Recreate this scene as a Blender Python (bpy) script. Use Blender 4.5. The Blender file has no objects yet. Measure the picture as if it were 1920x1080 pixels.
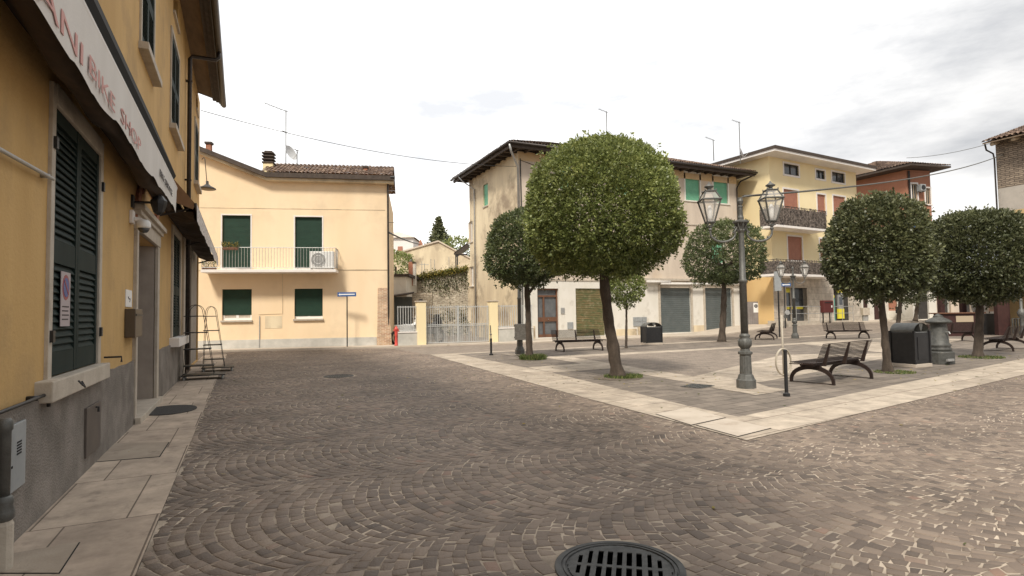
import bpy, math, random
import numpy as np
from mathutils import Vector, Matrix
random.seed(7); rng = np.random.default_rng(7)
rad = math.radians
scn = bpy.context.scene
# ------------------------------------------------------------------ camera
# world axes: X runs across the street (along the centre facade), Y runs up the street, Z up
FOC, EYE = 1075.0, 1.55
PITCH, ROLL, YAW = math.atan(48/FOC), rad(-0.9), rad(-25.2)
CM = Matrix.Rotation(YAW,3,'Z') @ Matrix.Rotation(math.pi/2+PITCH,3,'X') @ Matrix.Rotation(ROLL,3,'Z')
cam = bpy.data.objects.new('camera', bpy.data.cameras.new('camera'))
scn.collection.objects.link(cam)
cam.matrix_world = Matrix.Translation((0,0,EYE)) @ CM.to_4x4()
cam.data.sensor_width = 36; cam.data.lens = 36*FOC/1920
cam.data.clip_start = .05; cam.data.clip_end = 2000
scn.camera = cam
# ------------------------------------------------------------------ sky, sun, exposure
SUN_EL, SUN_AZ = rad(50), rad(-138)          # azimuth measured from +Y towards +X
world = bpy.data.worlds.new("World"); scn.world = world; world.use_nodes = True
nt = world.node_tree; nt.nodes.clear()
def N(t, typ, **k):
    n = t.nodes.new(typ)
    for a, b in k.items(): setattr(n, a, b)
    return n
out = N(nt,'ShaderNodeOutputWorld'); bg = N(nt,'ShaderNodeBackground')
sky = N(nt,'ShaderNodeTexSky', sky_type='NISHITA', sun_disc=False, sun_elevation=SUN_EL, sun_rotation=SUN_AZ)
tc = N(nt,'ShaderNodeTexCoord'); mp = N(nt,'ShaderNodeMapping'); mp.inputs['Scale'].default_value = (1,1,3.2)
mp.inputs['Rotation'].default_value = (0,0,.6)
n1 = N(nt,'ShaderNodeTexNoise'); n1.inputs['Scale'].default_value = 2.1; n1.inputs['Detail'].default_value = 7; n1.inputs['Roughness'].default_value = .55
n2 = N(nt,'ShaderNodeTexNoise'); n2.inputs['Scale'].default_value = 1.9; n2.inputs['Detail'].default_value = 7; n2.inputs['Roughness'].default_value = .62
r1 = N(nt,'ShaderNodeValToRGB'); r1.color_ramp.elements[0].position=.08; r1.color_ramp.elements[0].color=(.55,.55,.55,1); r1.color_ramp.elements[1].position=.24; r1.color_ramp.elements[1].color=(1,1,1,1)
r2 = N(nt,'ShaderNodeValToRGB'); r2.color_ramp.elements[0].position=.38; r2.color_ramp.elements[0].color=(.50,.51,.53,1); r2.color_ramp.elements[1].position=.66; r2.color_ramp.elements[1].color=(1.0,.985,.96,1)
# the cloud deck is thicker and greyer away from the sun
sx = N(nt,'ShaderNodeVectorMath', operation='DOT_PRODUCT'); sx.inputs[1].default_value = (math.sin(rad(-22))*.8, math.cos(rad(-22))*.8, .6)
r3 = N(nt,'ShaderNodeMapRange'); r3.inputs['From Min'].default_value=.05; r3.inputs['From Max'].default_value=.62; r3.inputs['To Min'].default_value=.56; r3.inputs['To Max'].default_value=.98
mu = N(nt,'ShaderNodeVectorMath', operation='SCALE')
sc_ = N(nt,'ShaderNodeVectorMath', operation='SCALE'); sc_.inputs['Scale'].default_value = .10
mx = N(nt,'ShaderNodeMix', data_type='RGBA')
L = nt.links.new
L(tc.outputs['Generated'], mp.inputs['Vector']); L(mp.outputs[0], n1.inputs['Vector']); L(mp.outputs[0], n2.inputs['Vector'])
L(n1.outputs['Fac'], r1.inputs['Fac']); L(n2.outputs['Fac'], r2.inputs['Fac'])
L(tc.outputs['Generated'], sx.inputs[0]); L(sx.outputs['Value'], r3.inputs['Value'])
L(r2.outputs['Color'], mu.inputs[0]); L(r3.outputs['Result'], mu.inputs['Scale'])
L(sky.outputs['Color'], sc_.inputs[0]); L(sc_.outputs[0], mx.inputs['A']); L(mu.outputs[0], mx.inputs['B'])
L(r1.outputs['Color'], mx.inputs['Factor']); L(mx.outputs['Result'], bg.inputs['Color']); bg.inputs['Strength'].default_value = 1.0
L(bg.outputs[0], out.inputs['Surface'])
sun = bpy.data.objects.new('sun', bpy.data.lights.new('sun','SUN')); scn.collection.objects.link(sun)
sun.data.energy = 2.1; sun.data.angle = rad(10); sun.data.color = (1,.93,.82)
sdir = Vector((math.sin(SUN_AZ)*math.cos(SUN_EL), math.cos(SUN_AZ)*math.cos(SUN_EL), math.sin(SUN_EL)))
sun.rotation_euler = sdir.to_track_quat('Z','Y').to_euler()
scn.view_settings.view_transform = 'Standard'; scn.view_settings.look = 'None'
scn.view_settings.exposure = .92; scn.view_settings.gamma = 1; scn.view_settings.use_curve_mapping = False

# ------------------------------------------------------------------ measuring helpers
def ray(px, py): return CM @ Vector(((px-960)/FOC, -(py-540)/FOC, -1))
def G(px, py, z=0.0):
    d = ray(px,py); k = (z-EYE)/d.z; return Vector((d.x*k, d.y*k, z))
def D(px, py, dist):                        # point at a given forward distance
    d = ray(px,py); f = Vector((math.sin(-YAW), math.cos(-YAW))); k = dist/(d.x*f.x+d.y*f.y)
    return Vector((d.x*k, d.y*k, EYE+d.z*k))
def sm(x): x = max(0,min(1,x)); return x*x*(3-2*x)
def gz(x, y): return .5*sm((x-26)/8)*sm((y-22)/5)
class Fr:                                   # a wall frame: a along the wall, o outwards, z up
    def __init__(s, o, ang):
        s.o = Vector((o[0],o[1])); a = rad(ang); s.u = Vector((math.cos(a),math.sin(a))); s.n = Vector((s.u.y,-s.u.x))
    def w(s, a, o, z): p = s.o+s.u*a+s.n*o; return (p.x,p.y,z)
    def px(s, x, y, o=0):
        r = ray(x,y); q = s.o+s.n*o; k = q.dot(s.n)/(r.x*s.n.x+r.y*s.n.y)
        p = Vector((r.x*k,r.y*k)); return (p-q).dot(s.u), EYE+r.z*k
# ------------------------------------------------------------------ mesh buffer
class MB:
    def __init__(s, fr=None): s.v=[]; s.f=[]; s.m=[]; s.fr=fr
    def add(s, vs, fs, m=0):
        b = len(s.v)
        for p in vs: s.v.append(s.fr.w(*p) if s.fr else tuple(p))
        for q in fs: s.f.append(tuple(b+i for i in q)); s.m.append(m)
        return s
    def box(s, x0,x1,y0,y1,z0,z1, m=0):
        return s.add([(x0,y0,z0),(x1,y0,z0),(x1,y1,z0),(x0,y1,z0),(x0,y0,z1),(x1,y0,z1),(x1,y1,z1),(x0,y1,z1)],
                     [(0,3,2,1),(4,5,6,7),(0,1,5,4),(1,2,6,5),(2,3,7,6),(3,0,4,7)], m)
    def poly(s, pts, m=0): return s.add(pts, [tuple(range(len(pts)))], m)
    def prism(s, pts, vec, m=0):            # extrude a planar outline
        n=len(pts); v=[tuple(p) for p in pts]+[(p[0]+vec[0],p[1]+vec[1],p[2]+vec[2]) for p in pts]
        return s.add(v, [tuple(range(n))[::-1], tuple(range(n,2*n))]+[(i,(i+1)%n,n+(i+1)%n,n+i) for i in range(n)], m)
    def tube(s, pts, r, n=8, m=0, cap=True):
        P=[Vector(p) for p in pts]; k=len(P); rs = r if isinstance(r,(list,tuple)) else [r]*k
        vs=[]; ref=None
        for i,p in enumerate(P):
            d=(P[min(i+1,k-1)]-P[max(i-1,0)]).normalized()
            if ref is None: ref = Vector((0,0,1)) if abs(d.z)<.9 else Vector((1,0,0))
            a=d.cross(ref).normalized(); b=a.cross(d).normalized(); ref=b
            for j in range(n):
                t=2*math.pi*j/n; vs.append(tuple(p+(a*math.cos(t)+b*math.sin(t))*rs[i]))
        fs=[(i*n+j,i*n+(j+1)%n,(i+1)*n+(j+1)%n,(i+1)*n+j) for i in range(k-1) for j in range(n)]
        if cap: fs += [tuple(range(n))[::-1], tuple(range((k-1)*n,k*n))]
        return s.add(vs, fs, m)
    def cyl(s, p0, p1, r, n=12, m=0): return s.tube([p0,p1], r, n, m)
    def lathe(s, prof, c=(0,0,0), n=16, m=0, rot=0):
        vs=[(c[0]+r*math.cos(2*math.pi*j/n+rot), c[1]+r*math.sin(2*math.pi*j/n+rot), c[2]+z) for r,z in prof for j in range(n)]
        k=len(prof); fs=[(i*n+j,i*n+(j+1)%n,(i+1)*n+(j+1)%n,(i+1)*n+j) for i in range(k-1) for j in range(n)]
        fs += [tuple(range(n))[::-1], tuple(range((k-1)*n,k*n))]
        return s.add(vs, fs, m)
    def holes(s, a0,a1,z0,z1, hs, dep=.2, m=0, mr=None):
        A=sorted({a0,a1,*[h[0] for h in hs],*[h[1] for h in hs]}); Z=sorted({z0,z1,*[h[2] for h in hs],*[h[3] for h in hs]})
        A=[x for x in A if a0<=x<=a1]; Z=[x for x in Z if z0<=x<=z1]
        for i in range(len(A)-1):
            for j in range(len(Z)-1):
                ca,cz=(A[i]+A[i+1])/2,(Z[j]+Z[j+1])/2
                if any(h[0]<ca<h[1] and h[2]<cz<h[3] for h in hs): continue
                s.poly([(A[i],0,Z[j]),(A[i+1],0,Z[j]),(A[i+1],0,Z[j+1]),(A[i],0,Z[j+1])], m)
        mr = m if mr is None else mr
        for h in hs:
            p,q,r,t=h[:4]; d = h[4] if len(h)>4 else dep
            s.poly([(p,0,r),(p,0,t),(p,-d,t),(p,-d,r)],mr); s.poly([(q,0,r),(q,-d,r),(q,-d,t),(q,0,t)],mr)
            s.poly([(p,0,t),(q,0,t),(q,-d,t),(p,-d,t)],mr); s.poly([(p,0,r),(p,-d,r),(q,-d,r),(q,0,r)],mr)
        return s
    def build(s, name, mats, parent=None, smooth=False, bevel=0):
        me = bpy.data.meshes.new(name); me.from_pydata(s.v,[],s.f)
        for m in (mats if isinstance(mats,(list,tuple)) else [mats]): me.materials.append(m)
        me.polygons.foreach_set('material_index', s.m)
        if smooth: me.polygons.foreach_set('use_smooth',[True]*len(s.f))
        me.update()
        return link(me, name, parent, smooth, bevel)
LOC={}
def link(me, name, parent=None, smooth=False, bevel=0):
    o = bpy.data.objects.new(name, me); scn.collection.objects.link(o)
    if parent:
        o.parent = parent
        if parent.name in LOC: o.matrix_parent_inverse = Matrix.Translation(-LOC[parent.name])
    if bevel:
        b = o.modifiers.new('bevel','BEVEL'); b.width=bevel; b.segments=2; b.limit_method='ANGLE'
    return o
def tag(o, label, cat, group=None):
    o['label']=label; o['category']=cat
    if group: o['group']=group
    return o
def thing(name, label, cat, loc=(0,0,0), group=None):
    o = bpy.data.objects.new(name, None); scn.collection.objects.link(o); o.empty_display_size=.2
    o.location = loc; LOC[o.name]=Vector(loc); return tag(o,label,cat,group)
def struct(o): o['kind']='structure'; return o
def dup(root, loc, rz, label, scale=1.0):
    kids = {}
    for c in scn.collection.objects: kids.setdefault(c.parent, []).append(c)
    r = root.copy(); scn.collection.objects.link(r); r.location=loc; r.rotation_euler=(0,0,rz); r['label']=label; r.scale=(scale,)*3
    for ch in kids.get(root, []):
        c = ch.copy(); scn.collection.objects.link(c); c.parent = r
        for g in kids.get(ch, []):
            d = g.copy(); scn.collection.objects.link(d); d.parent = c
    return r
# ------------------------------------------------------------------ materials
def rgb(c): return (c[0],c[1],c[2],1)
def mat(name, c, rough=.7, c2=None, scale=3, stretch=(1,1,1), bump=0, bscale=60, metal=0, lo=.35, hi=.65, c3=None, s3=.6, lo3=.55, hi3=.7, spec=.5, detail=6):
    m = bpy.data.materials.new(name); m.use_nodes=True; t=m.node_tree; b=t.nodes['Principled BSDF']; K=t.links.new
    b.inputs['Roughness'].default_value=rough; b.inputs['Metallic'].default_value=metal; b.inputs['Specular IOR Level'].default_value=spec
    b.inputs['Base Color'].default_value=rgb(c)
    co=N(t,'ShaderNodeTexCoord')
    if c2:
        mp=N(t,'ShaderNodeMapping'); mp.inputs['Scale'].default_value=stretch; K(co.outputs['Object'],mp.inputs['Vector'])
        n=N(t,'ShaderNodeTexNoise'); n.inputs['Scale'].default_value=scale; n.inputs['Detail'].default_value=detail; n.inputs['Roughness'].default_value=.6; K(mp.outputs[0],n.inputs['Vector'])
        r=N(t,'ShaderNodeValToRGB'); r.color_ramp.elements[0].position=lo; r.color_ramp.elements[1].position=hi
        r.color_ramp.elements[0].color=rgb(c); r.color_ramp.elements[1].color=rgb(c2); K(n.outputs['Fac'],r.inputs['Fac']); last=r.outputs['Color']
        if c3:
            n3=N(t,'ShaderNodeTexNoise'); n3.inputs['Scale'].default_value=s3; n3.inputs['Detail'].default_value=8; n3.inputs['Roughness'].default_value=.65; K(co.outputs['Object'],n3.inputs['Vector'])
            r3=N(t,'ShaderNodeMapRange'); r3.inputs['From Min'].default_value=lo3; r3.inputs['From Max'].default_value=hi3; K(n3.outputs['Fac'],r3.inputs['Value'])
            x=N(t,'ShaderNodeMix',data_type='RGBA'); K(r3.outputs['Result'],x.inputs['Factor']); K(last,x.inputs['A']); x.inputs['B'].default_value=rgb(c3); last=x.outputs['Result']
        K(last,b.inputs['Base Color'])
    if bump:
        nb=N(t,'ShaderNodeTexNoise'); nb.inputs['Scale'].default_value=bscale; nb.inputs['Detail'].default_value=4; K(co.outputs['Object'],nb.inputs['Vector'])
        bp=N(t,'ShaderNodeBump'); bp.inputs['Strength'].default_value=bump; bp.inputs['Distance'].default_value=.02; K(nb.outputs['Fac'],bp.inputs['Height']); K(bp.outputs[0],b.inputs['Normal'])
    return m
def brickmat(name, c1, c2, mort, w, h, ms=.012, plane='XZ', rough=.85, bump=.4, off=.5, squash=1, rot=0, cn=None, distort=0):
    m=bpy.data.materials.new(name); m.use_nodes=True; t=m.node_tree; b=t.nodes['Principled BSDF']; K=t.links.new
    b.inputs['Roughness'].default_value=rough
    co=N(t,'ShaderNodeTexCoord'); mp=N(t,'ShaderNodeMapping')
    mp.inputs['Rotation'].default_value = {'XZ':(rad(90),0,0),'YZ':(rad(90),0,rad(90)),'XY':(0,0,rot)}[plane]
    if plane!='XY': mp.vector_type='TEXTURE'
    K(co.outputs['Object'],mp.inputs['Vector']); vec=mp.outputs[0]
    if distort:
        nd=N(t,'ShaderNodeTexNoise'); nd.inputs['Scale'].default_value=4; K(vec,nd.inputs['Vector'])
        sb=N(t,'ShaderNodeVectorMath',operation='SUBTRACT'); sb.inputs[1].default_value=(.5,.5,.5); K(nd.outputs['Color'],sb.inputs[0])
        ss=N(t,'ShaderNodeVectorMath',operation='SCALE'); ss.inputs['Scale'].default_value=distort; K(sb.outputs[0],ss.inputs[0])
        ad=N(t,'ShaderNodeVectorMath',operation='ADD'); K(vec,ad.inputs[0]); K(ss.outputs[0],ad.inputs[1]); vec=ad.outputs[0]
    br=N(t,'ShaderNodeTexBrick'); K(vec,br.inputs['Vector']); br.offset=off; br.squash=squash; br.squash_frequency=3
    br.inputs['Color1'].default_value=rgb(c1); br.inputs['Color2'].default_value=rgb(c2); br.inputs['Mortar'].default_value=rgb(mort)
    br.inputs['Scale'].default_value=1; br.inputs['Mortar Size'].default_value=ms; br.inputs['Brick Width'].default_value=w; br.inputs['Row Height'].default_value=h; br.inputs['Mortar Smooth'].default_value=.15
    n=N(t,'ShaderNodeTexNoise'); n.inputs['Scale'].default_value=2.5; n.inputs['Detail'].default_value=8; n.inputs['Roughness'].default_value=.7; K(co.outputs['Object'],n.inputs['Vector'])
    r=N(t,'ShaderNodeMapRange'); r.inputs['From Min'].default_value=.3; r.inputs['From Max'].default_value=.7; r.inputs['To Min'].default_value=.62; r.inputs['To Max'].default_value=1.22; K(n.outputs['Fac'],r.inputs['Value'])
    s=N(t,'ShaderNodeVectorMath',operation='SCALE'); K(br.outputs['Color'],s.inputs[0]); K(r.outputs['Result'],s.inputs['Scale']); K(s.outputs[0],b.inputs['Base Color'])
    if plane=='XY':
        nq=N(t,'ShaderNodeTexNoise'); nq.inputs['Scale'].default_value=3.1; nq.inputs['Detail'].default_value=9; nq.inputs['Roughness'].default_value=.75; K(co.outputs['Object'],nq.inputs['Vector'])
        rq=N(t,'ShaderNodeMapRange'); rq.inputs['From Min'].default_value=.55; rq.inputs['From Max'].default_value=.72; rq.inputs['To Min'].default_value=1.0; rq.inputs['To Max'].default_value=.55; K(nq.outputs['Fac'],rq.inputs['Value'])
        sq=N(t,'ShaderNodeVectorMath',operation='SCALE'); K(s.outputs[0],sq.inputs[0]); K(rq.outputs['Result'],sq.inputs['Scale']); K(sq.outputs[0],b.inputs['Base Color'])
    iv=N(t,'ShaderNodeMath',operation='SUBTRACT'); iv.inputs[0].default_value=1; K(br.outputs['Fac'],iv.inputs[1])
    ma=N(t,'ShaderNodeMath',operation='MULTIPLY_ADD'); K(n.outputs['Fac'],ma.inputs[0]); ma.inputs[1].default_value=.5; K(iv.outputs[0],ma.inputs[2])
    bp=N(t,'ShaderNodeBump'); bp.inputs['Strength'].default_value=bump; bp.inputs['Distance'].default_value=.015; K(ma.outputs[0],bp.inputs['Height']); K(bp.outputs[0],b.inputs['Normal'])
    return m
def attrmat(name, attr, ramp, rough=.8, bump=.3, trans=0, noise=True, spec=.4):
    m=bpy.data.materials.new(name); m.use_nodes=True; t=m.node_tree; b=t.nodes['Principled BSDF']; K=t.links.new
    b.inputs['Roughness'].default_value=rough; b.inputs['Specular IOR Level'].default_value=spec
    a=N(t,'ShaderNodeAttribute',attribute_name=attr); r=N(t,'ShaderNodeValToRGB'); el=r.color_ramp.elements
    el[0].position,el[0].color=ramp[0][0],rgb(ramp[0][1]); el[1].position,el[1].color=ramp[-1][0],rgb(ramp[-1][1])
    for p,c in ramp[1:-1]: e=el.new(p); e.color=rgb(c)
    K(a.outputs['Fac'],r.inputs['Fac']); last=r.outputs['Color']
    co=N(t,'ShaderNodeTexCoord')
    if noise:
        n=N(t,'ShaderNodeTexNoise'); n.inputs['Scale'].default_value=.55; n.inputs['Detail'].default_value=5; K(co.outputs['Object'],n.inputs['Vector'])
        mr=N(t,'ShaderNodeMapRange'); mr.inputs['From Min'].default_value=.3; mr.inputs['From Max'].default_value=.7; mr.inputs['To Min'].default_value=.74; mr.inputs['To Max'].default_value=1.2; K(n.outputs['Fac'],mr.inputs['Value'])
        s=N(t,'ShaderNodeVectorMath',operation='SCALE'); K(last,s.inputs[0]); K(mr.outputs['Result'],s.inputs['Scale']); last=s.outputs[0]
    K(last,b.inputs['Base Color'])
    if bump:
        nb=N(t,'ShaderNodeTexNoise'); nb.inputs['Scale'].default_value=70; nb.inputs['Detail'].default_value=3; K(co.outputs['Object'],nb.inputs['Vector'])
        bp=N(t,'ShaderNodeBump'); bp.inputs['Strength'].default_value=bump; bp.inputs['Distance'].default_value=.01; K(nb.outputs['Fac'],bp.inputs['Height']); K(bp.outputs[0],b.inputs['Normal'])
    if trans:
        tr=N(t,'ShaderNodeBsdfTranslucent'); K(last,tr.inputs['Color']); ms=N(t,'ShaderNodeMixShader'); ms.inputs['Fac'].default_value=trans
        K(b.outputs[0],ms.inputs[1]); K(tr.outputs[0],ms.inputs[2]); K(ms.outputs[0],t.nodes['Material Output'].inputs['Surface'])
    return m
M={}
M['ochre']=mat('ochre_plaster',(.50,.315,.115),.9,(.58,.375,.15),1.6,(1,1,.2),.25,35,c3=(.38,.25,.11),s3=1.1,lo3=.5,hi3=.78)
M['roughcast']=mat('grey_roughcast',(.165,.145,.125),.95,(.27,.24,.21),2.2,(1,1,1),.9,55,c3=(.115,.095,.078),s3=1.3,lo3=.5,hi3=.75)
M['cream']=mat('cream_plaster',(.82,.635,.415),.9,(.86,.685,.47),.8,(1,1,.22),.12,30,c3=(.66,.52,.35),s3=.5,lo3=.50,hi3=.82)
M['creamplinth']=mat('grey_plinth_plaster',(.44,.43,.39),.9,(.58,.56,.51),1.8,(1,1,1),.3,25)
M['old']=mat('weathered_plaster',(.74,.63,.44),.92,(.56,.46,.32),1.0,(1,1,.25),.2,20,c3=(.30,.235,.165),s3=.42,lo3=.50,hi3=.66)
M['oldpink']=mat('pinkish_plaster',(.64,.55,.45),.92,(.52,.44,.36),1.0,(1,1,.25),.15,20,c3=(.68,.52,.34),s3=.4,lo3=.55,hi3=.8)
M['whitewash']=mat('stained_white_plaster',(.66,.63,.56),.9,(.72,.69,.63),1.5,(1,1,.5),.15,25,c3=(.47,.43,.36),s3=1.4,lo3=.56,hi3=.78)
M['yellow']=mat('yellow_plaster',(.82,.68,.40),.9,(.86,.73,.46),.6,(1,1,.5),.1,20)
M['orange']=mat('orange_plaster',(.70,.48,.22),.9,(.74,.53,.26),.6,(1,1,.5),.1,20)
M['red']=mat('red_plaster',(.34,.155,.095),.9,(.39,.185,.12),.6,(1,1,.5),.1,20)
M['stone']=mat('limestone_trim',(.42,.365,.295),.8,(.52,.46,.38),5,(1,1,1),.25,60,c3=(.34,.28,.22),s3=3,lo3=.56,hi3=.8)
M['whitetrim']=mat('white_trim',(.74,.70,.66),.7,(.80,.76,.72),4)
M['slab']=mat('pale_stone',(.44,.375,.30),.75,(.53,.46,.38),1.6,(1,1,1),.15,80,c3=(.33,.26,.20),s3=2.6,lo3=.56,hi3=.74)
M['shutter']=mat('dark_green_shutter',(.010,.020,.017),.75,(.017,.029,.025),3,(1,1,.2),spec=.2)
M['roller']=mat('dark_green_roller',(.007,.034,.020),.55,(.010,.044,.026),3)
M['mint']=mat('mint_roller',(.15,.42,.27),.6,(.19,.47,.31),3)
M['brownroll']=mat('reddish_roller',(.36,.155,.10),.6,(.42,.19,.13),3)
M['greyroll']=mat('grey_roller',(.115,.135,.135),.5,(.145,.165,.165),2,metal=.3)
M['rust']=mat('rusty_green_roller',(.06,.10,.035),.7,(.22,.15,.07),3,(1,1,9),c3=(.30,.26,.16),s3=4,lo3=.52,hi3=.75)
M['bark']=mat('bark',(.040,.030,.022),.95,(.10,.076,.057),9,(1,1,.35),1.0,35,lo=.3,hi=.7)
M['eavewood']=mat('dark_eave_timber',(.045,.032,.024),.8,(.075,.055,.042),6,(1,1,1),.2)
M['darkmetal']=mat('dark_brown_metal',(.030,.024,.021),.45,(.05,.04,.035),8,metal=.4)
M['iron']=mat('grey_cast_iron',(.10,.10,.092),.55,(.15,.15,.14),12,metal=.35,bump=.15,bscale=90,c3=(.06,.055,.05),s3=6,lo3=.55,hi3=.75)
M['black']=mat('black_metal',(.010,.010,.011),.5,(.018,.018,.019),9)
M['bench']=mat('rust_brown_metal',(.022,.014,.012),.6,(.038,.024,.019),9,bump=.1,spec=.3)
M['ironold']=mat('old_cast_iron',(.055,.055,.050),.6,(.10,.10,.092),12,metal=.2,bump=.2,bscale=90,c3=(.13,.12,.10),s3=7,lo3=.58,hi3=.75)
M['galv']=mat('galvanised_metal',(.36,.36,.35),.5,(.46,.46,.45),9,metal=.5)
M['fence']=mat('pale_grey_paint',(.42,.43,.42),.55,(.52,.53,.52),9)
M['grille']=mat('cast_iron_cover',(.045,.046,.046),.6,(.085,.086,.084),14,metal=.5,bump=.2,bscale=120)
M['void']=mat('dark_void',(.004,.004,.004),.9)
M['interior']=mat('dark_interior',(.03,.028,.026),.9,(.05,.045,.04),4)
M['glass']=mat('window_glass',(.03,.035,.04),.08,(.06,.065,.07),2,spec=.8)
M['tile']=attrmat('terracotta_tiles','v',[(0,(.10,.065,.05)),(.5,(.19,.125,.09)),(1,(.30,.21,.15))],.9,.4)
M['brick']=brickmat('old_brick',(.40,.21,.12),(.55,.36,.22),(.62,.53,.40),.24,.068,.012,'XZ')
M['brickflat']=mat('brick_red',(.30,.12,.07),.9,(.40,.19,.12),12,bump=.3)
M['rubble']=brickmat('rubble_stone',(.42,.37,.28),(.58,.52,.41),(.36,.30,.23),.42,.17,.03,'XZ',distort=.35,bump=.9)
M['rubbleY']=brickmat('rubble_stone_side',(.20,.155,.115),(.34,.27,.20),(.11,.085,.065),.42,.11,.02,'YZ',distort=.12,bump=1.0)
M['slabs_grey']=brickmat('porphyry_slabs',(.165,.137,.112),(.235,.195,.158),(.085,.07,.055),.62,.31,.012,'XY',rot=rad(-7),bump=.25)
M['street']=brickmat('porphyry_street',(.205,.165,.134),(.255,.206,.165),(.26,.215,.17),.11,.10,.012,'XY',rot=.2,bump=.35,distort=.1)
M['limepave']=brickmat('limestone_paving',(.385,.32,.25),(.485,.41,.325),(.17,.13,.10),1.15,.62,.010,'XY',rot=rad(-8),bump=.12)
M['limepaveL']=brickmat('limestone_pavement',(.40,.32,.25),(.53,.43,.335),(.15,.115,.085),.60,1.35,.007,'XY',rot=0,bump=.2,off=.35)
M['sand']=mat('joint_sand',(.56,.47,.37),1,(.08,.062,.048),1.5,(1,1,1),.4,60,lo=.34,hi=.74)
M['cobble']=attrmat('porphyry_setts','v',[(0,(.088,.069,.056)),(.3,(.158,.122,.096)),(.6,(.212,.163,.126)),(.85,(.262,.204,.156)),(.93,(.245,.155,.114)),(1,(.32,.26,.20))],.66,.5,spec=.4)
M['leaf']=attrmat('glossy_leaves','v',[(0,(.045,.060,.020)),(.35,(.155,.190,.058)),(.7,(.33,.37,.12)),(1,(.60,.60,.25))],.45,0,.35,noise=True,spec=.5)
M['leafdark']=attrmat('dark_leaves','v',[(0,(.030,.037,.017)),(.4,(.095,.107,.048)),(.75,(.20,.21,.10)),(1,(.36,.36,.19))],.45,0,.30,noise=True,spec=.5)
M['leafmid']=attrmat('mid_green_leaves','v',[(0,(.030,.042,.018)),(.4,(.095,.120,.048)),(.75,(.20,.23,.095)),(1,(.38,.40,.18))],.45,0,.30,noise=True,spec=.5)
M['ivy']=attrmat('yellowing_ivy','v',[(0,(.05,.07,.02)),(.5,(.16,.16,.04)),(1,(.42,.30,.06))],.6,0,.2)
M['grass']=attrmat('grass','v',[(0,(.05,.085,.02)),(.6,(.12,.16,.04)),(1,(.26,.25,.10))],.6,0,.2)
M['soil']=mat('soil',(.10,.08,.06),1,(.17,.135,.10),6,bump=.6,bscale=30)
M['awnwhite']=mat('white_canvas',(.60,.57,.53),.9,(.66,.63,.59),2,(1,1,.3),.1,50)
M['awnbrown']=mat('brown_canvas',(.20,.11,.055),.9,(.25,.14,.07),3,bump=.1)
M['pinktext']=mat('faded_red_lettering',(.56,.30,.27),.8)
M['ink']=mat('dark_lettering',(.05,.04,.04),.8)
M['blue']=mat('sign_blue',(.03,.10,.28),.4); M['white']=mat('white_paint',(.78,.78,.76),.5)
M['redpaint']=mat('red_paint',(.55,.06,.045),.45,(.62,.08,.06),8)
M['mailred']=mat('dull_red_paint',(.10,.022,.02),.5)
M['pt']=mat('yellow_sticker',(.75,.66,.05),.5); M['teal']=mat('teal_panel',(.10,.33,.27),.5)
M['boxbrown']=mat('bronze_paint',(.10,.075,.05),.5,metal=.3); M['greybox']=mat('grey_enamel',(.26,.275,.28),.55,(.32,.335,.34),4)
M['lamprim']=mat('lamp_enamel',(.13,.125,.11),.5)
M['wood']=mat('brown_wood',(.11,.050,.028),.55,(.16,.075,.04),5,(1,1,.2))
M['darkred']=mat('dark_red_wood',(.035,.012,.010),.7,(.055,.019,.016),5)
M['beige']=mat('beige_panel',(.42,.34,.24),.7)
m=bpy.data.materials.new('lantern_glass'); m.use_nodes=True; b=m.node_tree.nodes['Principled BSDF']; t=m.node_tree
b.inputs['Base Color'].default_value=(.80,.77,.72,1); b.inputs['Roughness'].default_value=.25
tr=N(t,'ShaderNodeBsdfTransparent'); ms=N(t,'ShaderNodeMixShader'); ms.inputs['Fac'].default_value=.32; t.links.new(tr.outputs[0],ms.inputs[1]); t.links.new(b.outputs[0],ms.inputs[2]); t.links.new(ms.outputs[0],t.nodes['Material Output'].inputs['Surface']); M['lglass']=m

# ------------------------------------------------------------------ numpy mesh
def npmesh(name, verts, faces_k, nf, mats, vals=None, flat=True):
    me=bpy.data.meshes.new(name); nv=len(verts)
    me.vertices.add(nv); me.vertices.foreach_set('co', verts.astype(np.float32).ravel())
    k=faces_k.shape[1]; me.loops.add(nf*k); me.loops.foreach_set('vertex_index', faces_k.astype(np.int32).ravel())
    me.polygons.add(nf); me.polygons.foreach_set('loop_start', np.arange(0,nf*k,k,dtype=np.int32)); me.polygons.foreach_set('loop_total', np.full(nf,k,dtype=np.int32))
    me.materials.append(mats); me.update(calc_edges=True)
    if vals is not None:
        a=me.attributes.new('v','FLOAT','POINT'); a.data.foreach_set('value', vals.astype(np.float32))
    return me
def inpoly(x, y, P):
    r=np.zeros(len(x),bool); n=len(P)
    for i in range(n):
        x0,y0=P[i]; x1,y1=P[(i+1)%n]
        if y0==y1: continue
        c=((y0>y)!=(y1>y))&(x<(x1-x0)*(y-y0)/(y1-y0)+x0); r^=c
    return r
def sheet(name, pts, z, m, cell=0, edge=0):   # flat (or terrain following) sheet
    mb=MB()
    if not cell:
        mb.poly([(x,y,gz(x,y)+z) for x,y in pts])
    if edge:
        n=len(pts)
        for i in range(n):
            (x0,y0),(x1,y1)=pts[i],pts[(i+1)%n]
            mb.poly([(x0,y0,gz(x0,y0)+z),(x1,y1,gz(x1,y1)+z),(x1,y1,gz(x1,y1)+z-edge),(x0,y0,gz(x0,y0)+z-edge)])
    return struct(mb.build(name, m))
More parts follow.
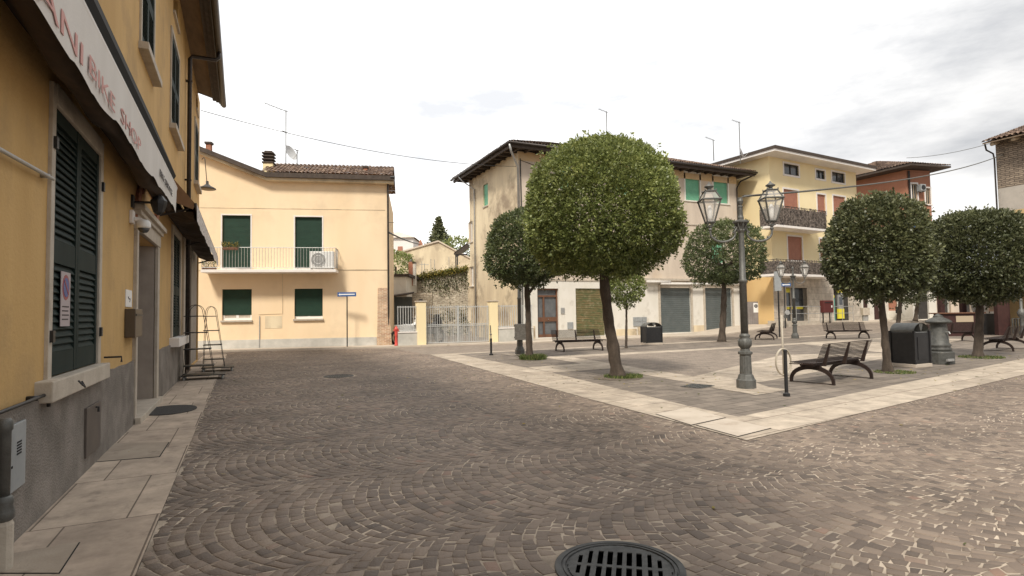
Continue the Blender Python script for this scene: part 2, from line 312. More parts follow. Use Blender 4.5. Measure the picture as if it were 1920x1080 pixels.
# ground: one terrain sheet to the horizon
def terrain():
    X=[-900,-300,-100,-40]+list(range(-20,26,3))+[x*1.0 for x in range(26,36)]+[40,48,60,90,300,900]
    Y=[-900,-200,-50,-20]+list(range(-10,22,3))+[22,23,24,25,26,27,28,30,34,40,60,100,300,900]
    v=[(x,y,gz(x,y)-.022) for y in Y for x in X]; n=len(X)
    mb=MB(); mb.add(v,[(j*n+i,j*n+i+1,(j+1)*n+i+1,(j+1)*n+i) for j in range(len(Y)-1) for i in range(n-1)])
    struct(mb.build('ground', M['street'], smooth=True))
terrain()
TL=[(-.58,-3),(26,-3),(26,8.6),(5.43,5.1),(5.63,8.88),(6.6,21.6),(6.4,26.6),(-.2,29.2),(-.58,29.2)]
# joint bed and setts (segmental arcs)
struct(MB().poly([(x,y,-.0060) for x,y in TL]).build('cobbled_street', M['sand']))
def setts(poly, holes, xr, yr, W=1.95, R=1.42, h=.100, ang=0.0, gap=.0038, seed=1, minx=None):
    g=np.random.default_rng(seed); V=[];Vals=[]
    phm=math.asin(W/2/R); ns=int(round(2*phm*R/.092)); ca,sa=math.cos(ang),math.sin(ang)
    k0=int(math.floor(yr[0]/W))-1; k1=int(math.ceil(yr[1]/W))+1
    J=np.arange(int((xr[0]-1)/h), int((xr[1]+2)/h))
    for k in range(k0,k1):
        yc=(k+.5)*W; nj=len(J)
        b=np.linspace(-phm,phm,ns+1)[None,:]+np.concatenate([np.zeros((nj,1)),g.normal(0,.016,(nj,ns-1)),np.zeros((nj,1))],1)
        b[:,1:-1]+= (g.random((nj,1))-.5)*.07
        x0=J*h+k*.037
        for s in range(ns):
            pa,pb=b[:,s],b[:,s+1]; ga=gap/R
            pa2=pa+ga*(.6+g.random(nj)*.8); pb2=pb-ga*(.6+g.random(nj)*.8)
            quad=[]
            for (p,dx) in ((pa2,gap),(pb2,gap),(pb2,h-gap),(pa2,h-gap)):
                pp=p+g.normal(0,.0065,nj)
                if dx>h/2: pp=pp-(h/R)*np.sin(pp)*(1-np.minimum(1,np.abs(p)/phm)**6)
                quad.append(np.stack([x0+dx+g.normal(0,.0068,nj)-R*np.cos(pp)+R, yc+R*np.sin(pp)],1))
            V.append(np.stack(quad,1))
    Q=np.concatenate(V)              # n,4,2
    Q=Q+np.stack([.035*np.sin(Q[...,1]*.9+1)+.02*np.sin(Q[...,0]*1.7+Q[...,1]*2.3), .03*np.sin(Q[...,0]*1.1)+.02*np.sin(Q[...,0]*2.9+Q[...,1])],-1)
    c=Q.mean(1); keep=inpoly(c[:,0],c[:,1],poly)
    f=c@np.array([math.sin(-YAW),math.cos(-YAW)]); l=c@np.array([math.cos(-YAW),-math.sin(-YAW)])
    keep&=(f>-.5)&(np.abs(l)<f*1.0+4.5)
    for hx,hy,hr in holes: keep&=((c[:,0]-hx)**2+(c[:,1]-hy)**2)>(hr+.035)**2
    Q=Q[keep]; c=c[keep]; n=len(Q)
    zt=np.minimum(g.normal(-.0025,.0011,n),.001)[:,None]+g.normal(0,.0006,(n,4))
    ins=c[:,None,:]+(Q-c[:,None,:])*.93
    top=np.concatenate([ins,zt[...,None]],2); mid=np.concatenate([Q,zt[...,None]-.0022],2); bot=np.concatenate([Q,np.full((n,4,1),-.018)],2)
    V=np.concatenate([top,mid,bot],1).reshape(-1,3)
    base=(np.arange(n)*12)[:,None,None]
    F=[[0,1,2,3]]+[[i+4,(i+1)%4+4,(i+1)%4,i] for i in range(4)]+[[i+8,(i+1)%4+8,(i+1)%4+4,i+4] for i in range(4)]
    F=(base+np.array(F)[None]).reshape(-1,4)
    val=np.clip(g.beta(3.2,3.4,n)+ (g.random(n)<.03)*.35,0,1)
    return npmesh('setts', V, F, len(F), M['cobble'], np.repeat(val,12)), n
MH=G(1161,1063); MH2=G(635,705)
HOLES=[(MH.x,MH.y,.40),(MH2.x,MH2.y,.40)]
me,n_=setts(TL,HOLES,(-1,26),(-1,30))
o=struct(link(me,'porphyry_setts')); print('setts',n_)
# piazza: grey slabs, pale borders and paths, inner cobbles
OUT=[(5.43,5.06),(36,10.25),(36,22.6),(26,22.3),(18,22.05),(6.62,21.75),(5.63,8.88)]
sheet('piazza_slabs',OUT,.000,M['slabs_grey'])
def pale(name,pts,z=.004): sheet(name,pts,z,M['limepave'])
pale('border_path',[(5.43,5.06),(6.52,6.21),(6.58,7.3),(7.27,13.1),(7.60,21.3),(7.6,21.78),(6.62,21.75),(5.63,8.88)])
pale('border_path',[(5.43,5.06),(36,10.25),(36,11.8),(6.52,6.21)],.004)
pale('border_path',[(7.6,21.3),(18,21.55),(26,21.8),(36,22.1),(36,22.6),(26,22.3),(18,22.05),(7.6,21.78)])
pale('diagonal_path',[(7.27,13.1),(9.16,13.19),(8.86,10.88),(8.65,8.82),(8.45,7.62),(9.25,7.76),(9.87,8.88),(11.93,9.4),(14.23,10.06),(19.06,11.54),(24,13.2),(31,15.6),(31,17.9),(22.4,17.5),(19.9,12.25),(16.77,13.9),(9.64,10.5),(10.36,17.15),(9.5,17.3),(9.35,15.0),(7.42,14.75)])
pale('cross_path',[(9.5,17.3),(10.36,17.15),(16.65,17.2),(17.2,17.2),(22.4,17.5),(31,17.9),(31,18.7),(17,18.0),(9.6,18.0)])
C1=[(10.36,17.15),(9.64,10.5),(16.77,13.9),(16.65,17.2)]
sheet('inner_cobbles',C1,.002,M['street'])
# pavement by the left building, with slightly raised far kerbs elsewhere
sheet('left_pavement',[(-1.47,-4),(-.58,-4),(-.58,27.5),(-1.47,27.5)],.006,M['limepaveL'])
CR=Fr((-1.74,31.71),-15.6)
def crp(a,o): p=CR.w(a,o,0); return (p[0],p[1])
def strip(name,LA,LB_,z,m,edge,n=8):
    mb=MB(); A_=[];B_=[]
    for P_,Q_ in ((LA,A_),(LB_,B_)):
        for (x0,y0),(x1,y1) in zip(P_,P_[1:]): Q_ += [(x0+(x1-x0)*i/n,y0+(y1-y0)*i/n) for i in range(n)]
        Q_.append(P_[-1])
    k=len(A_); v=[(x,y,gz(x,y)+z) for x,y in A_]+[(x,y,gz(x,y)+z) for x,y in B_]+[(x,y,gz(x,y)+z-edge) for x,y in A_]
    mb.add(v,[(i,i+1,k+i+1,k+i) for i in range(k-1)]+[(2*k+i,2*k+i+1,i+1,i) for i in range(k-1)]); return struct(mb.build(name,m))
strip('far_pavement',[crp(-8,1.25),crp(8.9,1.25),(14.0,26.7),(23,26.85),(33.0,27.0)],[crp(-8,-.1),crp(8.9,-.1),(14.7,30.3),(23,30.3),(33.0,30.3)],.05,M['slab'],.10,n=10)
strip('right_pavement',[(33.2,26.6),(45,26.3),(56,25.2)],[(33.2,29),(45,30),(56,30)],.08,M['slab'],.12)
# weeds and soil round the trees ------------------------------------------------
def tufts(name, c, r, n, hgt, seed, label, mt='grass'):
    g=np.random.default_rng(seed); a=g.random(n)*2*np.pi; rr=r*np.sqrt(g.random(n)); x=c[0]+rr*np.cos(a)*1.1; y=c[1]+rr*np.sin(a)
    th=g.random(n)*2*np.pi; hh=hgt*(.35+g.random(n)); w=.008+.01*g.random(n); lean=g.normal(0,.4,(n,2))*hh[:,None]
    dx,dy=np.cos(th)*w,np.sin(th)*w
    v=np.stack([np.stack([x-dx,y-dy,np.full(n,.0)],1),np.stack([x+dx,y+dy,np.full(n,.0)],1),np.stack([x+dx*.6+lean[:,0]*.6,y+dy*.6+lean[:,1]*.6,hh*.7],1),np.stack([x+lean[:,0],y+lean[:,1],hh],1)],1).reshape(-1,3)
    me=npmesh(name,v,np.arange(4*n).reshape(-1,4),n,M[mt],np.repeat(g.random(n),4)); o=link(me,name); o['kind']='stuff'; tag(o,label,'weeds'); return o
def soil(c,r,seed):
    g=random.Random(seed); pts=[(c[0]+r*(.85+.3*g.random())*math.cos(2*math.pi*i/18),c[1]+r*(.85+.3*g.random())*math.sin(2*math.pi*i/18)) for i in range(18)]
    mb=MB(); mb.add([(c[0],c[1],.03)]+[(x,y,.006) for x,y in pts],[(0,i+1,(i+1)%18+1) for i in range(18)]); o=mb.build('soil_patch',M['soil'],smooth=True); o['kind']='structure'
# ------------------------------------------------------------------ trees
def crown_mesh(name, a, bz_top, bz_bot, n, seed, m, leaf=.075, lump=.065, dark=0., cl=9):
    g=np.random.default_rng(seed); nc=n//cl
    u=g.normal(size=(nc,3)); u/=np.linalg.norm(u,axis=1)[:,None]
    p=np.where(u[:,2]>0,2.45,3.1); az=np.where(u[:,2]>0,bz_top,bz_bot)
    r=((np.abs(u[:,0])/a)**p+(np.abs(u[:,1])/a)**p+(np.abs(u[:,2])/az)**p)**(-1/p)
    ph=g.random((6,3))*6.3; fr=g.normal(0,2.6,(6,3))
    lm=sum(np.sin(u@fr[i]*1.6+ph[i,0]) for i in range(6))/6
    f=g.random((4,3))*6; fr2=g.normal(0,7,(5,3)); lm2=sum(np.sin(u@fr2[i]+f[i%4,0]) for i in range(5))/5
    depth=np.where(g.random(nc)<.72,1-g.random(nc)**1.5*.13,.45+.45*g.random(nc))
    spr=(g.random(nc)<.05)*g.random(nc)*.11
    rr=r*(depth+spr+lump*lm+lump*.6*lm2)
    c=u*rr[:,None]
    low=c[:,2]<-bz_bot*.8; c[low,2]+=g.normal(0,.10,low.sum())
    C=np.repeat(c,cl,0); U=np.repeat(u,cl,0); k=len(C)
    d=U*.8+g.normal(0,.75,(k,3)); d[:,2]+=.15; d/=np.linalg.norm(d,axis=1)[:,None]
    s=np.cross(d,g.normal(size=(k,3))); s/=np.linalg.norm(s,axis=1)[:,None]; nn=np.cross(d,s)
    L_=leaf*(.6+.8*g.random(k))[:,None]; w=L_*.27; b=C+d*L_*.15+g.normal(0,leaf*.35,(k,3))
    v=np.stack([b,b+d*L_*.5+s*w+nn*L_*.06,b+d*L_,b+d*L_*.5-s*w+nn*L_*.06],1).reshape(-1,3)
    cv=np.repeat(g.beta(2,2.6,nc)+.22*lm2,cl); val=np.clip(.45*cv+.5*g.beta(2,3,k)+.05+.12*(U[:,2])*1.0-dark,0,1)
    return npmesh(name,v,np.arange(4*k).reshape(-1,4),k,m,np.repeat(val,4))
def trunk(base, top, r0, r1, bend, seed, limbs, crown_c, spread):
    g=random.Random(seed); mb=MB(); B,T_=Vector(base),Vector(top); k=22; pts=[];rs=[]
    for i in range(k):
        t=i/(k-1); p=B.lerp(T_,t)+Vector((bend*math.sin(t*3.1),bend*.4*math.sin(t*2.2),0))+Vector((g.uniform(-1,1),g.uniform(-1,1),0))*r0*.06
        pts.append(p); f=r0+(r1-r0)*t; rs.append(f*(1+.55*max(0,1-t*9)**1.5)*(1+g.uniform(-.10,.13)))
    mb.tube(pts,rs,14)
    for j in range(limbs):
        a=2*math.pi*j/limbs+g.uniform(-.4,.4); s=pts[-1-(j%2)]; q=Vector(crown_c)+Vector((math.cos(a)*spread,math.sin(a)*spread,g.uniform(-.2,.6)*spread))
        mid=s.lerp(q,.45)+Vector((0,0,-.1*spread)); mb.tube([s,mid,q],[r1*.75,r1*.4,r1*.12],8)
    return mb
def tree(px, py, cx, cy, rx, ytop, ybot, rtr, n, seed, label, m='leaf', leaf=.075, bend=.05, zb=None, dist=None, fork=False, soilr=.45, cat='tree', dark=0, group='clipped trees of the piazza'):
    base=G(px,py) if dist is None else Vector((*D(px,py,dist).xy, zb)); 
    f=Vector((math.sin(-YAW),math.cos(-YAW),0)); d=base.dot(f)
    c=D(cx,cy,d); top=D(cx,ytop,d).z-.14; bot=D(cx,ybot,d).z+.05; a=rx*d/FOC*.87
    t=thing('clipped_tree',label,cat,base,group)
    me=crown_mesh('crown',a,top-c.z,c.z-bot,n,seed,M[m],leaf,dark=dark); o=link(me,'crown',t); o.location=c
    mb=trunk(base-Vector((0,0,.05)),(c.x,c.y,bot+.25*(top-bot)),rtr,rtr*.62,bend,seed,6,c,a*.55)
    if fork:
        q=base.lerp(Vector((c.x,c.y,bot)),.82); r=f.cross(Vector((0,0,1))); mb.tube([q,q+r*.22+Vector((0,0,.28)),q+r*.75+Vector((0,0,.8))],[rtr*.5,rtr*.42,rtr*.3],8)
    mb.build('trunk',M['bark'],t,smooth=True)
    if soilr: soil(base,soilr,seed)
    return base
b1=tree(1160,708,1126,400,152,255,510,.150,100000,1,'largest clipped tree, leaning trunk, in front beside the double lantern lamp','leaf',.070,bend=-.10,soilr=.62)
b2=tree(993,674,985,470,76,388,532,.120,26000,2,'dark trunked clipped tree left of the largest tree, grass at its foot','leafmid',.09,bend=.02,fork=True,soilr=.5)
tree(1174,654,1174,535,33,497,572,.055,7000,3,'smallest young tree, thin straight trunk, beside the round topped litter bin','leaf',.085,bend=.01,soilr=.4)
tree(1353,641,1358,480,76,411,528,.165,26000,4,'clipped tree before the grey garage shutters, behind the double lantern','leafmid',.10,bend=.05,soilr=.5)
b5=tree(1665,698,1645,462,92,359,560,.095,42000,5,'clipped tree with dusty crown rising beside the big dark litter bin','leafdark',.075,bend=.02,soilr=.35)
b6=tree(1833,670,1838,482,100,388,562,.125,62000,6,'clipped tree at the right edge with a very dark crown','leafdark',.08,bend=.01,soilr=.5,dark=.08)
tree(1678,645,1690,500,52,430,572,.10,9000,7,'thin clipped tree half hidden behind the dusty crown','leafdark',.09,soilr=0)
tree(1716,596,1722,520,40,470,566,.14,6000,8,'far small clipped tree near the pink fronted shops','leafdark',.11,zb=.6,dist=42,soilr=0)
tufts('weed_tuft',b1+Vector((.12,-.02,0)),.42,1500,.07,11,'short weeds round the foot of the leaning tree')
tufts('weed_tuft',b2+Vector((.1,-.05,0)),.42,1600,.16,12,'tall grass tuft round the dark trunked tree')
tufts('weed_tuft',b5+Vector((.1,-.1,0)),.42,700,.04,13,'sparse weeds round the trunk beside the dark bin')
tufts('weed_tuft',b6+Vector((0,-.1,0)),.55,900,.05,14,'sparse weeds at the foot of the right edge tree')
g=np.random.default_rng(77); cs=[(b1,1.5,170),(b2,1.3,90),(b5,1.2,110),(b6,1.3,90),(Vector((0.5,9,0)),5.0,90)]; P_=np.concatenate([np.stack([c.x+g.normal(0,r,n),c.y+g.normal(0,r,n),np.full(n,.010)],1) for c,r,n in cs]); k_=len(P_)
th=g.random(k_)*6.28; l_=.02+.025*g.random(k_); dx=np.stack([np.cos(th)*l_,np.sin(th)*l_,np.zeros(k_)],1); dy=np.stack([-np.sin(th)*l_*.4,np.cos(th)*l_*.4,g.random(k_)*.008],1)
o=link(npmesh('fallen_leaves',np.stack([P_-dx,P_-dy,P_+dx,P_+dy],1).reshape(-1,3),np.arange(4*k_).reshape(-1,4),k_,M['ivy'],np.repeat(g.random(k_),4)),'fallen_leaves'); o['kind']='stuff'; tag(o,'small fallen leaves scattered on the paving round the trees','leaves')
# ------------------------------------------------------------------ building parts
def louvre(fr, a0,a1,z0,z1,o, parent, rails=(), m=None, leaves=2):
    m=m or M['shutter']; w=(a1-a0)/leaves
    for i in range(leaves):
        p,q=a0+i*w+.004,a0+(i+1)*w-.004; mb=MB(fr); st=.075
        mb.box(p,p+st,o,o+.04,z0,z1); mb.box(q-st,q,o,o+.04,z0,z1)
        zs=[z0,*rails,z1-.12]; hs=[.2]+[.2]*len(rails)+[.12]
        for z,h in zip(zs,hs): mb.box(p+st,q-st,o+.003,o+.037,z,z+h)
        for z_a,z_b in [(zs[k]+hs[k],zs[k+1]) for k in range(len(zs)-1)]:
            nn=max(1,int((z_b-z_a)/.062)); hh=(z_b-z_a)/nn
            for k in range(nn):
                z=z_a+k*hh
                mb.add([(p+st,o+.036,z+.004),(q-st,o+.036,z+.004),(q-st,o+.006,z+hh*.95),(p+st,o+.006,z+hh*.95),(p+st,o+.030,z-.004),(q-st,o+.030,z-.004),(q-st,o+.0,z+hh*.9),(p+st,o+.0,z+hh*.9)],
                       [(0,1,2,3),(7,6,5,4),(0,4,5,1),(2,6,7,3)])
        mb.box(p,q,o-.035,o-.004,z0+.002,z1-.002)
        mb.build('shutter',m,parent)
def rollpanel(fr,a0,a1,z0,z1,o,m,parent,pitch=.055,name='roller_shutter',dep=.012):
    mb=MB(fr); n=max(2,int((z1-z0)/pitch)); v=[]
    for i in range(n):
        z=z0+(z1-z0)*i/n; h=(z1-z0)/n
        for zz,oo in ((z,0),(z+h*.18,dep),(z+h*.82,dep),(z+h*.999,0)): v += [(a0,o+oo,zz),(a1,o+oo,zz)]
    mb.add(v,[(2*i,2*i+1,2*i+3,2*i+2) for i in range(len(v)//2-1)]); return mb.build(name,m,parent)
def window(fr,bld,a0,a1,z0,z1,kind='roller',sur=.09,sm_=None,m=None,sill=.12,openf=0,dep=.16,proud=.02,sillm=None,pitch=.055):
    mb=MB(fr); sm_=sm_ or M['stone']
    if sur:
        mb.box(a0-sur,a0,-.02,proud,z0,z1); mb.box(a1,a1+sur,-.02,proud,z0,z1); mb.box(a0-sur,a1+sur,-.02,proud+.002,z1,z1+sur)
        if not sill: mb.box(a0-sur,a1+sur,-.02,proud+.002,z0-sur,z0)
    else: mb.box(a0,a1,-dep,-dep+.01,z0,z1)
    w=mb.build('window',sm_,bld)
    if sill: MB(fr).box(a0-sur-.05,a1+sur+.05,-.02,sill,z0-.09,z0).build('sill',sillm or sm_,w,bevel=.008)
    if kind=='louvre': louvre(fr,a0+.01,a1-.01,z0+.01,z1-.01,-.02,w,rails=(z0+(z1-z0)*.42,) if z1-z0>1.5 else (),m=m)
    elif kind=='roller':
        zz=z0+(z1-z0)*openf; rollpanel(fr,a0,a1,zz,z1,-dep+.03,m,w,pitch)
        if openf:
            mf=MB(fr); c=(a0+a1)/2
            for p,q in ((a0,a0+.09),(c-.06,c+.06),(a1-.09,a1)): mf.box(p,q,-dep-.03,-dep+.02,z0,zz+.1)
            mf.box(a0+.09,c-.06,-dep-.03,-dep+.015,z0,z0+.12); mf.box(c+.06,a1-.09,-dep-.03,-dep+.015,z0,z0+.12); mf.build('frame',M['white'],w)
            MB(fr).box(a0,a1,-dep-.06,-dep-.04,z0,zz+.2).build('pane',M['glass'],w)
        else: MB(fr).box(a0,a1,-dep-.04,-dep-.02,z0,z1).build('pane',M['interior'],w)
    else:
        mf=MB(fr); fw=.06
        for p,q,r,t in ((a0,a0+fw,z0,z1),(a1-fw,a1,z0,z1),(a0+fw,a1-fw,z0,z0+fw),(a0+fw,a1-fw,z1-fw,z1),((a0+a1)/2-.03,(a0+a1)/2+.03,z0+fw,z1-fw)): mf.box(p,q,-dep,-dep+.04,r,t)
        mf.build('frame',m or M['white'],w); MB(fr).box(a0,a1,-dep-.03,-dep-.01,z0,z1).build('pane',M['glass'],w)
    return w
def tiles(P0,P1,U,rows_len=.34,sp=.2,name='roof_tiles',parent=None,seed=0,amp=.045):
    """coppi over the parallelogram P0->P1 (eave), U up-slope; U may differ at both ends (tuple of two)"""
    g=np.random.default_rng(seed); P0,P1=np.array(P0,float),np.array(P1,float); U0,U1=[np.array(u,float) for u in (U if isinstance(U,tuple) and not isinstance(U[0],(int,float)) else (U,U))]
    Ln=np.linalg.norm(P1-P0); nc=int(Ln/sp); nr=int(np.linalg.norm(U0)/rows_len)+1; q=6
    nrm=np.cross(P1-P0,U0); nrm/=np.linalg.norm(nrm); nrm*=np.sign(nrm[2]) or 1
    V=[];vals=[];F=[]
    for c in range(nc):
        for r in range(nr):
            b=len(V); vv=g.beta(2,2); jx=g.normal(0,.006); 
            for e,(tt,zz) in enumerate(((r/nr,.030),((r+1.12)/nr,.0))):
                tt=min(tt,1.0)
                for i in range(q+1):
                    x=(c+i/q)/nc; p=P0+(P1-P0)*x+(U0+(U1-U0)*x)*tt; hgt=amp*math.sin(math.pi*i/q)
                    V.append(p+nrm*(hgt+zz+.01+jx)); vals.append(vv)
            F += [(b+i,b+i+1,b+q+2+i,b+q+1+i) for i in range(q)]
    V=np.array(V); F=np.array(F); me=npmesh(name,V,F,len(F),M['tile'],np.array(vals)); return link(me,name,parent)
def textobj(s, size, fr, a, z, o, m, parent, name='lettering', flip=False, sx=1.0, bold=.0, ext=.0, fit=None):
    cu=bpy.data.curves.new(name,'FONT'); cu.body=s; cu.size=size; cu.extrude=.002+ext; cu.offset=bold; cu.resolution_u=3
    tmp=bpy.data.objects.new(name,cu); scn.collection.objects.link(tmp); bpy.context.view_layer.update()
    me=bpy.data.meshes.new_from_object(tmp.evaluated_get(bpy.context.evaluated_depsgraph_get())); bpy.data.objects.remove(tmp)
    if fit: xs=[v.co.x for v in me.vertices]; sx=fit/(max(xs)-min(xs)); a-=min(xs)*sx
    mb=MB(fr)
    for v in me.vertices: mb.v.append(fr.w(a+v.co.x*sx,o+v.co.z,z+v.co.y))
    for p in me.polygons: mb.f.append(tuple(p.vertices)); mb.m.append(0)
    return mb.build(name,m,parent)
ar=np.array
# ================================================================== LEFT TOWNHOUSE
LB=Fr((-1.47,0),90)                     # a = distance up the street, o = towards the street
tb=thing('townhouse','ochre townhouse at the left with dark louvred shutters and deep eaves','building',(-1.47,12,0))
W1=(6.0,7.72,1.07,3.40); DR=(10.22,12.42,.08,2.90); W2=(15.15,16.85,1.12,3.55); SH=(19.75,23.92,.05,4.0)
U1=(10.40,11.75,5.85,7.95); U2=(14.50,16.15,5.85,7.95); U3=(21.45,22.95,6.1,8.15); U4=(14.9,15.9,8.62,9.35); U5=(22.0,22.9,8.75,9.35); U0=(4.9,6.3,5.85,7.95)
mb=MB(LB)
mb.holes(-3,24,.0,9.6,[(*W1,.10),(*DR,.62),(*W2,.10),(*SH,.06),(*U1,.1),(*U2,.1),(*U3,.1),(*U4,.2),(*U5,.2),(*U0,.1)])
mb.poly([(24,0,0),(24,-9,0),(24,-9,9.6),(24,0,9.6)]); mb.poly([(-3,0,0),(-3,0,9.6),(-3,-9,9.6),(-3,-9,0)]); mb.poly([(-3,-9,0),(24,-9,0),(24,-9,9.6),(-3,-9,9.6)])
mb.build('wall',M['ochre'],tb)
# plinth, slightly proud, uneven top
mb=MB(LB); 
def plinth(p,q,zt0,zt1,seed):
    g=random.Random(seed); n=max(2,int((q-p)/.25)); top=[(p+(q-p)*i/n,zt0+(zt1-zt0)*i/n+g.uniform(-.012,.012)) for i in range(n+1)]
    for i in range(n):
        (a,z),(b,y)=top[i],top[i+1]; mb.add([(a,.035,-.02),(b,.035,-.02),(b,.030,y),(a,.030,z),(a,.0,z+.004),(b,.0,y+.004)],[(0,1,2,3),(3,2,5,4)])
    mb.poly([(p,.035,-.02),(p,.03,zt0),(p,0,zt0),(p,0,-.02)]); mb.poly([(q,.035,-.02),(q,0,-.02),(q,0,zt1),(q,.03,zt1)])
plinth(-3,10.05,.95,.93,1); mb.build('plinth',M['roughcast'],tb); mb=MB(LB); plinth(12.6,17.6,.96,.97,2); mb.build('plinth',M['roughcast'],tb)
# ground floor louvred window
mb=MB(LB); a0,a1,z0,z1=W1
mb.box(a0-.10,a0,-.02,.03,z0-.02,z1+.16); mb.box(a1,a1+.12,-.02,.03,z0-.02,z1+.16); mb.box(a0,a1,-.02,.034,z1,z1+.18)
w=mb.build('window',M['stone'],tb,bevel=.006)
louvre(LB,a0+.01,a1-.01,z0+.01,z1-.01,-.03,w,rails=(z0+.98,))
MB(LB).box(a0-.32,a1+.12,-.02,.12,z0-.17,z0).build('sill',M['stone'],w,bevel=.012)
for a in (a0-.05,a1+.04):
    for z in (z0+.35,z1-.35): MB(LB).box(a-.03,a+.03,.03,.055,z-.05,z+.05).build('hinge',M['black'],w)
MB(LB).tube([(8.0,.03,1.12),(8.0,.20,1.12),(8.0,.20,1.06)],.012,6).build('shutter_stay',M['black'],w); mb=MB(LB); mb.tube([(6.25,.16,1.02),(6.25,.19,.98),(6.35,.19,.95),(6.38,.16,1.0)],.008,6)
mb.build('hook',M['black'],w)
# doorway: stone jambs, lintel with cornice, recessed passage
mb=MB(LB); a0,a1,z0,z1=DR
mb.box(a0-.14,a0,-.60,.05,0,z1); mb.box(a1,a1+.24,-.02,.05,0,z1); mb.box(a0-.16,a1+.26,-.02,.06,z1,z1+.22)
mb.box(a0-.20,a1+.30,-.02,.10,z1+.22,z1+.29); mb.box(a0-.24,a1+.34,-.02,.15,z1+.29,z1+.37); mb.box(a0-.14,a1+.24,-.6,.12,-.01,.10)
d=mb.build('doorway',M['stone'],tb,bevel=.008)
MB(LB).box(a1-.005,a1+.0,-.6,-.01,.1,z1).build('jamb',mat('grey_jamb',(.30,.26,.22),.9,(.38,.33,.28),3),d)
mb=MB(LB); mb.box(a0,a1,-.62,-.58,.1,z1); 
for k in range(4): mb.box(a0+.08+k*.52,a0+.50+k*.52,-.58,-.565,.3,1.3); mb.box(a0+.08+k*.52,a0+.50+k*.52,-.58,-.565,1.45,2.75)
mb.build('door',M['wood'],d)
# brick relieving arch over the doorway
mb=MB(LB); c=(a0+a1)/2+.05; n=24
for i in range(n):
    t0,t1=math.pi*(i+.06)/n,math.pi*(i+.94)/n; R0,R1=1.12,1.36
    P=lambda r,t:(c+r*math.cos(t),.0,z1+.10+r*.66*math.sin(t))
    mb.prism([P(R0,t0),P(R1,t0),P(R1,t1),P(R0,t1)],(0,.035+.008*(i%3),0))
mb.build('brick_arch',M['brickflat'],tb)
# second louvred window
mb=MB(LB); a0,a1,z0,z1=W2
mb.box(a0-.16,a0,-.02,.04,z0,z1+.16); mb.box(a1,a1+.2,-.02,.04,z0,z1+.16); mb.box(a0,a1,-.02,.045,z1,z1+.16)
w=mb.build('window',M['stone'],tb,bevel=.006); louvre(LB,a0+.01,a1-.01,z0+.01,z1-.01,-.03,w,rails=(z0+1.0,))
MB(LB).box(a0-.35,a1+.5,-.02,.20,z0-.20,z0).build('sill',M['whitetrim'],w,bevel=.01)
for (a0,a1,z0,z1) in (U0,U1,U2,U3):
    mb=MB(LB); mb.box(a0-.09,a0,-.02,.03,z0,z1+.1); mb.box(a1,a1+.09,-.02,.03,z0,z1+.1); mb.box(a0,a1,-.02,.035,z1,z1+.1)
    w=mb.build('window',M['stone'],tb); louvre(LB,a0+.01,a1-.01,z0+.01,z1-.01,-.02,w,rails=(z0+.95,))
    MB(LB).box(a0-.15,a1+.15,-.02,.14,z0-.12,z0).build('sill',M['stone'],w,bevel=.01)
for (a0,a1,z0,z1) in (U4,U5):
    w=MB(LB).box(a0,a1,-.2,-.18,z0,z1).build('window',M['interior'],tb); MB(LB).box(a0-.06,a1+.06,-.01,.05,z0-.07,z0).build('sill',M['stone'],w)
# shop front bay at the far end
mb=MB(LB); a0,a1,z0,z1=SH; mb.box(a0,a1,-.07,-.05,z0,z1); s=mb.build('shop_front',mat('grey_blue_shutter',(.20,.19,.185),.6,(.26,.25,.24),2),tb)
MB(LB).box(18.25,19.75,-.02,.07,0,4.0).build('pilaster',M['eavewood'],tb)
mb=MB(LB); mb.box(17.62,18.2,-.02,.05,0,4.0); mb.build('pilaster',M['stone'],tb)
# roof with soffit boards, rafters, gutter
mb=MB(LB); E_=22.8; mb.add([(-3,-.02,9.60),(E_,-.02,9.60),(E_,.50,9.42),(-3,.50,9.42),(-3,.52,9.38),(E_,.52,9.38)],[(3,2,1,0),(2,3,4,5)]); 
mb.add([(-3,-5,11.1),(E_+.05,-5,11.1),(E_+.05,.80,9.42),(-3,.80,9.42),(-3,.80,9.34),(E_+.05,.80,9.34),(E_+.05,-5,10.95),(-3,-5,10.95)],[(0,3,2,1),(3,4,5,2),(2,5,6,1)])
rf=mb.build('roof',mat('soffit_board',(.24,.175,.11),.85,(.17,.12,.08),5,(1,.3,1)),tb)
mb=MB(LB)
for k,(o0_,o1_,z_) in enumerate(((.47,.60,9.35),(.58,.70,9.30),(.68,.80,9.25))): mb.box(-3,E_-.02*k,o0_,o1_,z_-.02,z_+.10)
mb.build('eave_boards',M['eavewood'],rf)
mb=MB(LB); n=8
prof=[(.74+.085*math.cos(math.pi+math.pi*i/n)+.085, 9.24+.085*math.sin(math.pi+math.pi*i/n)) for i in range(n+1)]
v=[(a,o_,z) for a in (-3,E_+.1) for o_,z in prof]; mb.add(v,[(i,i+1,n+2+i,n+1+i) for i in range(n)]+[tuple(range(n+1)),tuple(range(n+1,2*n+2))])
mb.box(-3,E_+.06,.72,.74,9.2,9.36); mb.build('gutter',M['darkmetal'],rf)
p=MB(LB).tube([(18.15,.82,9.18),(18.15,.82,9.02),(18.15,.74,8.94),(18.15,.16,8.94),(18.15,.10,8.86),(18.15,.10,.15)],.055,12)
for z in (8.2,5.4,3.2): p.box(18.08,18.22,.0,.165,z,z+.03)
p.build('downpipe',M['darkmetal'],tb,smooth=True)
tiles((-1.47+.80,-3,9.47),(-1.47+.80,E_,9.47),(-5.9,0,1.68),parent=rf,seed=3)
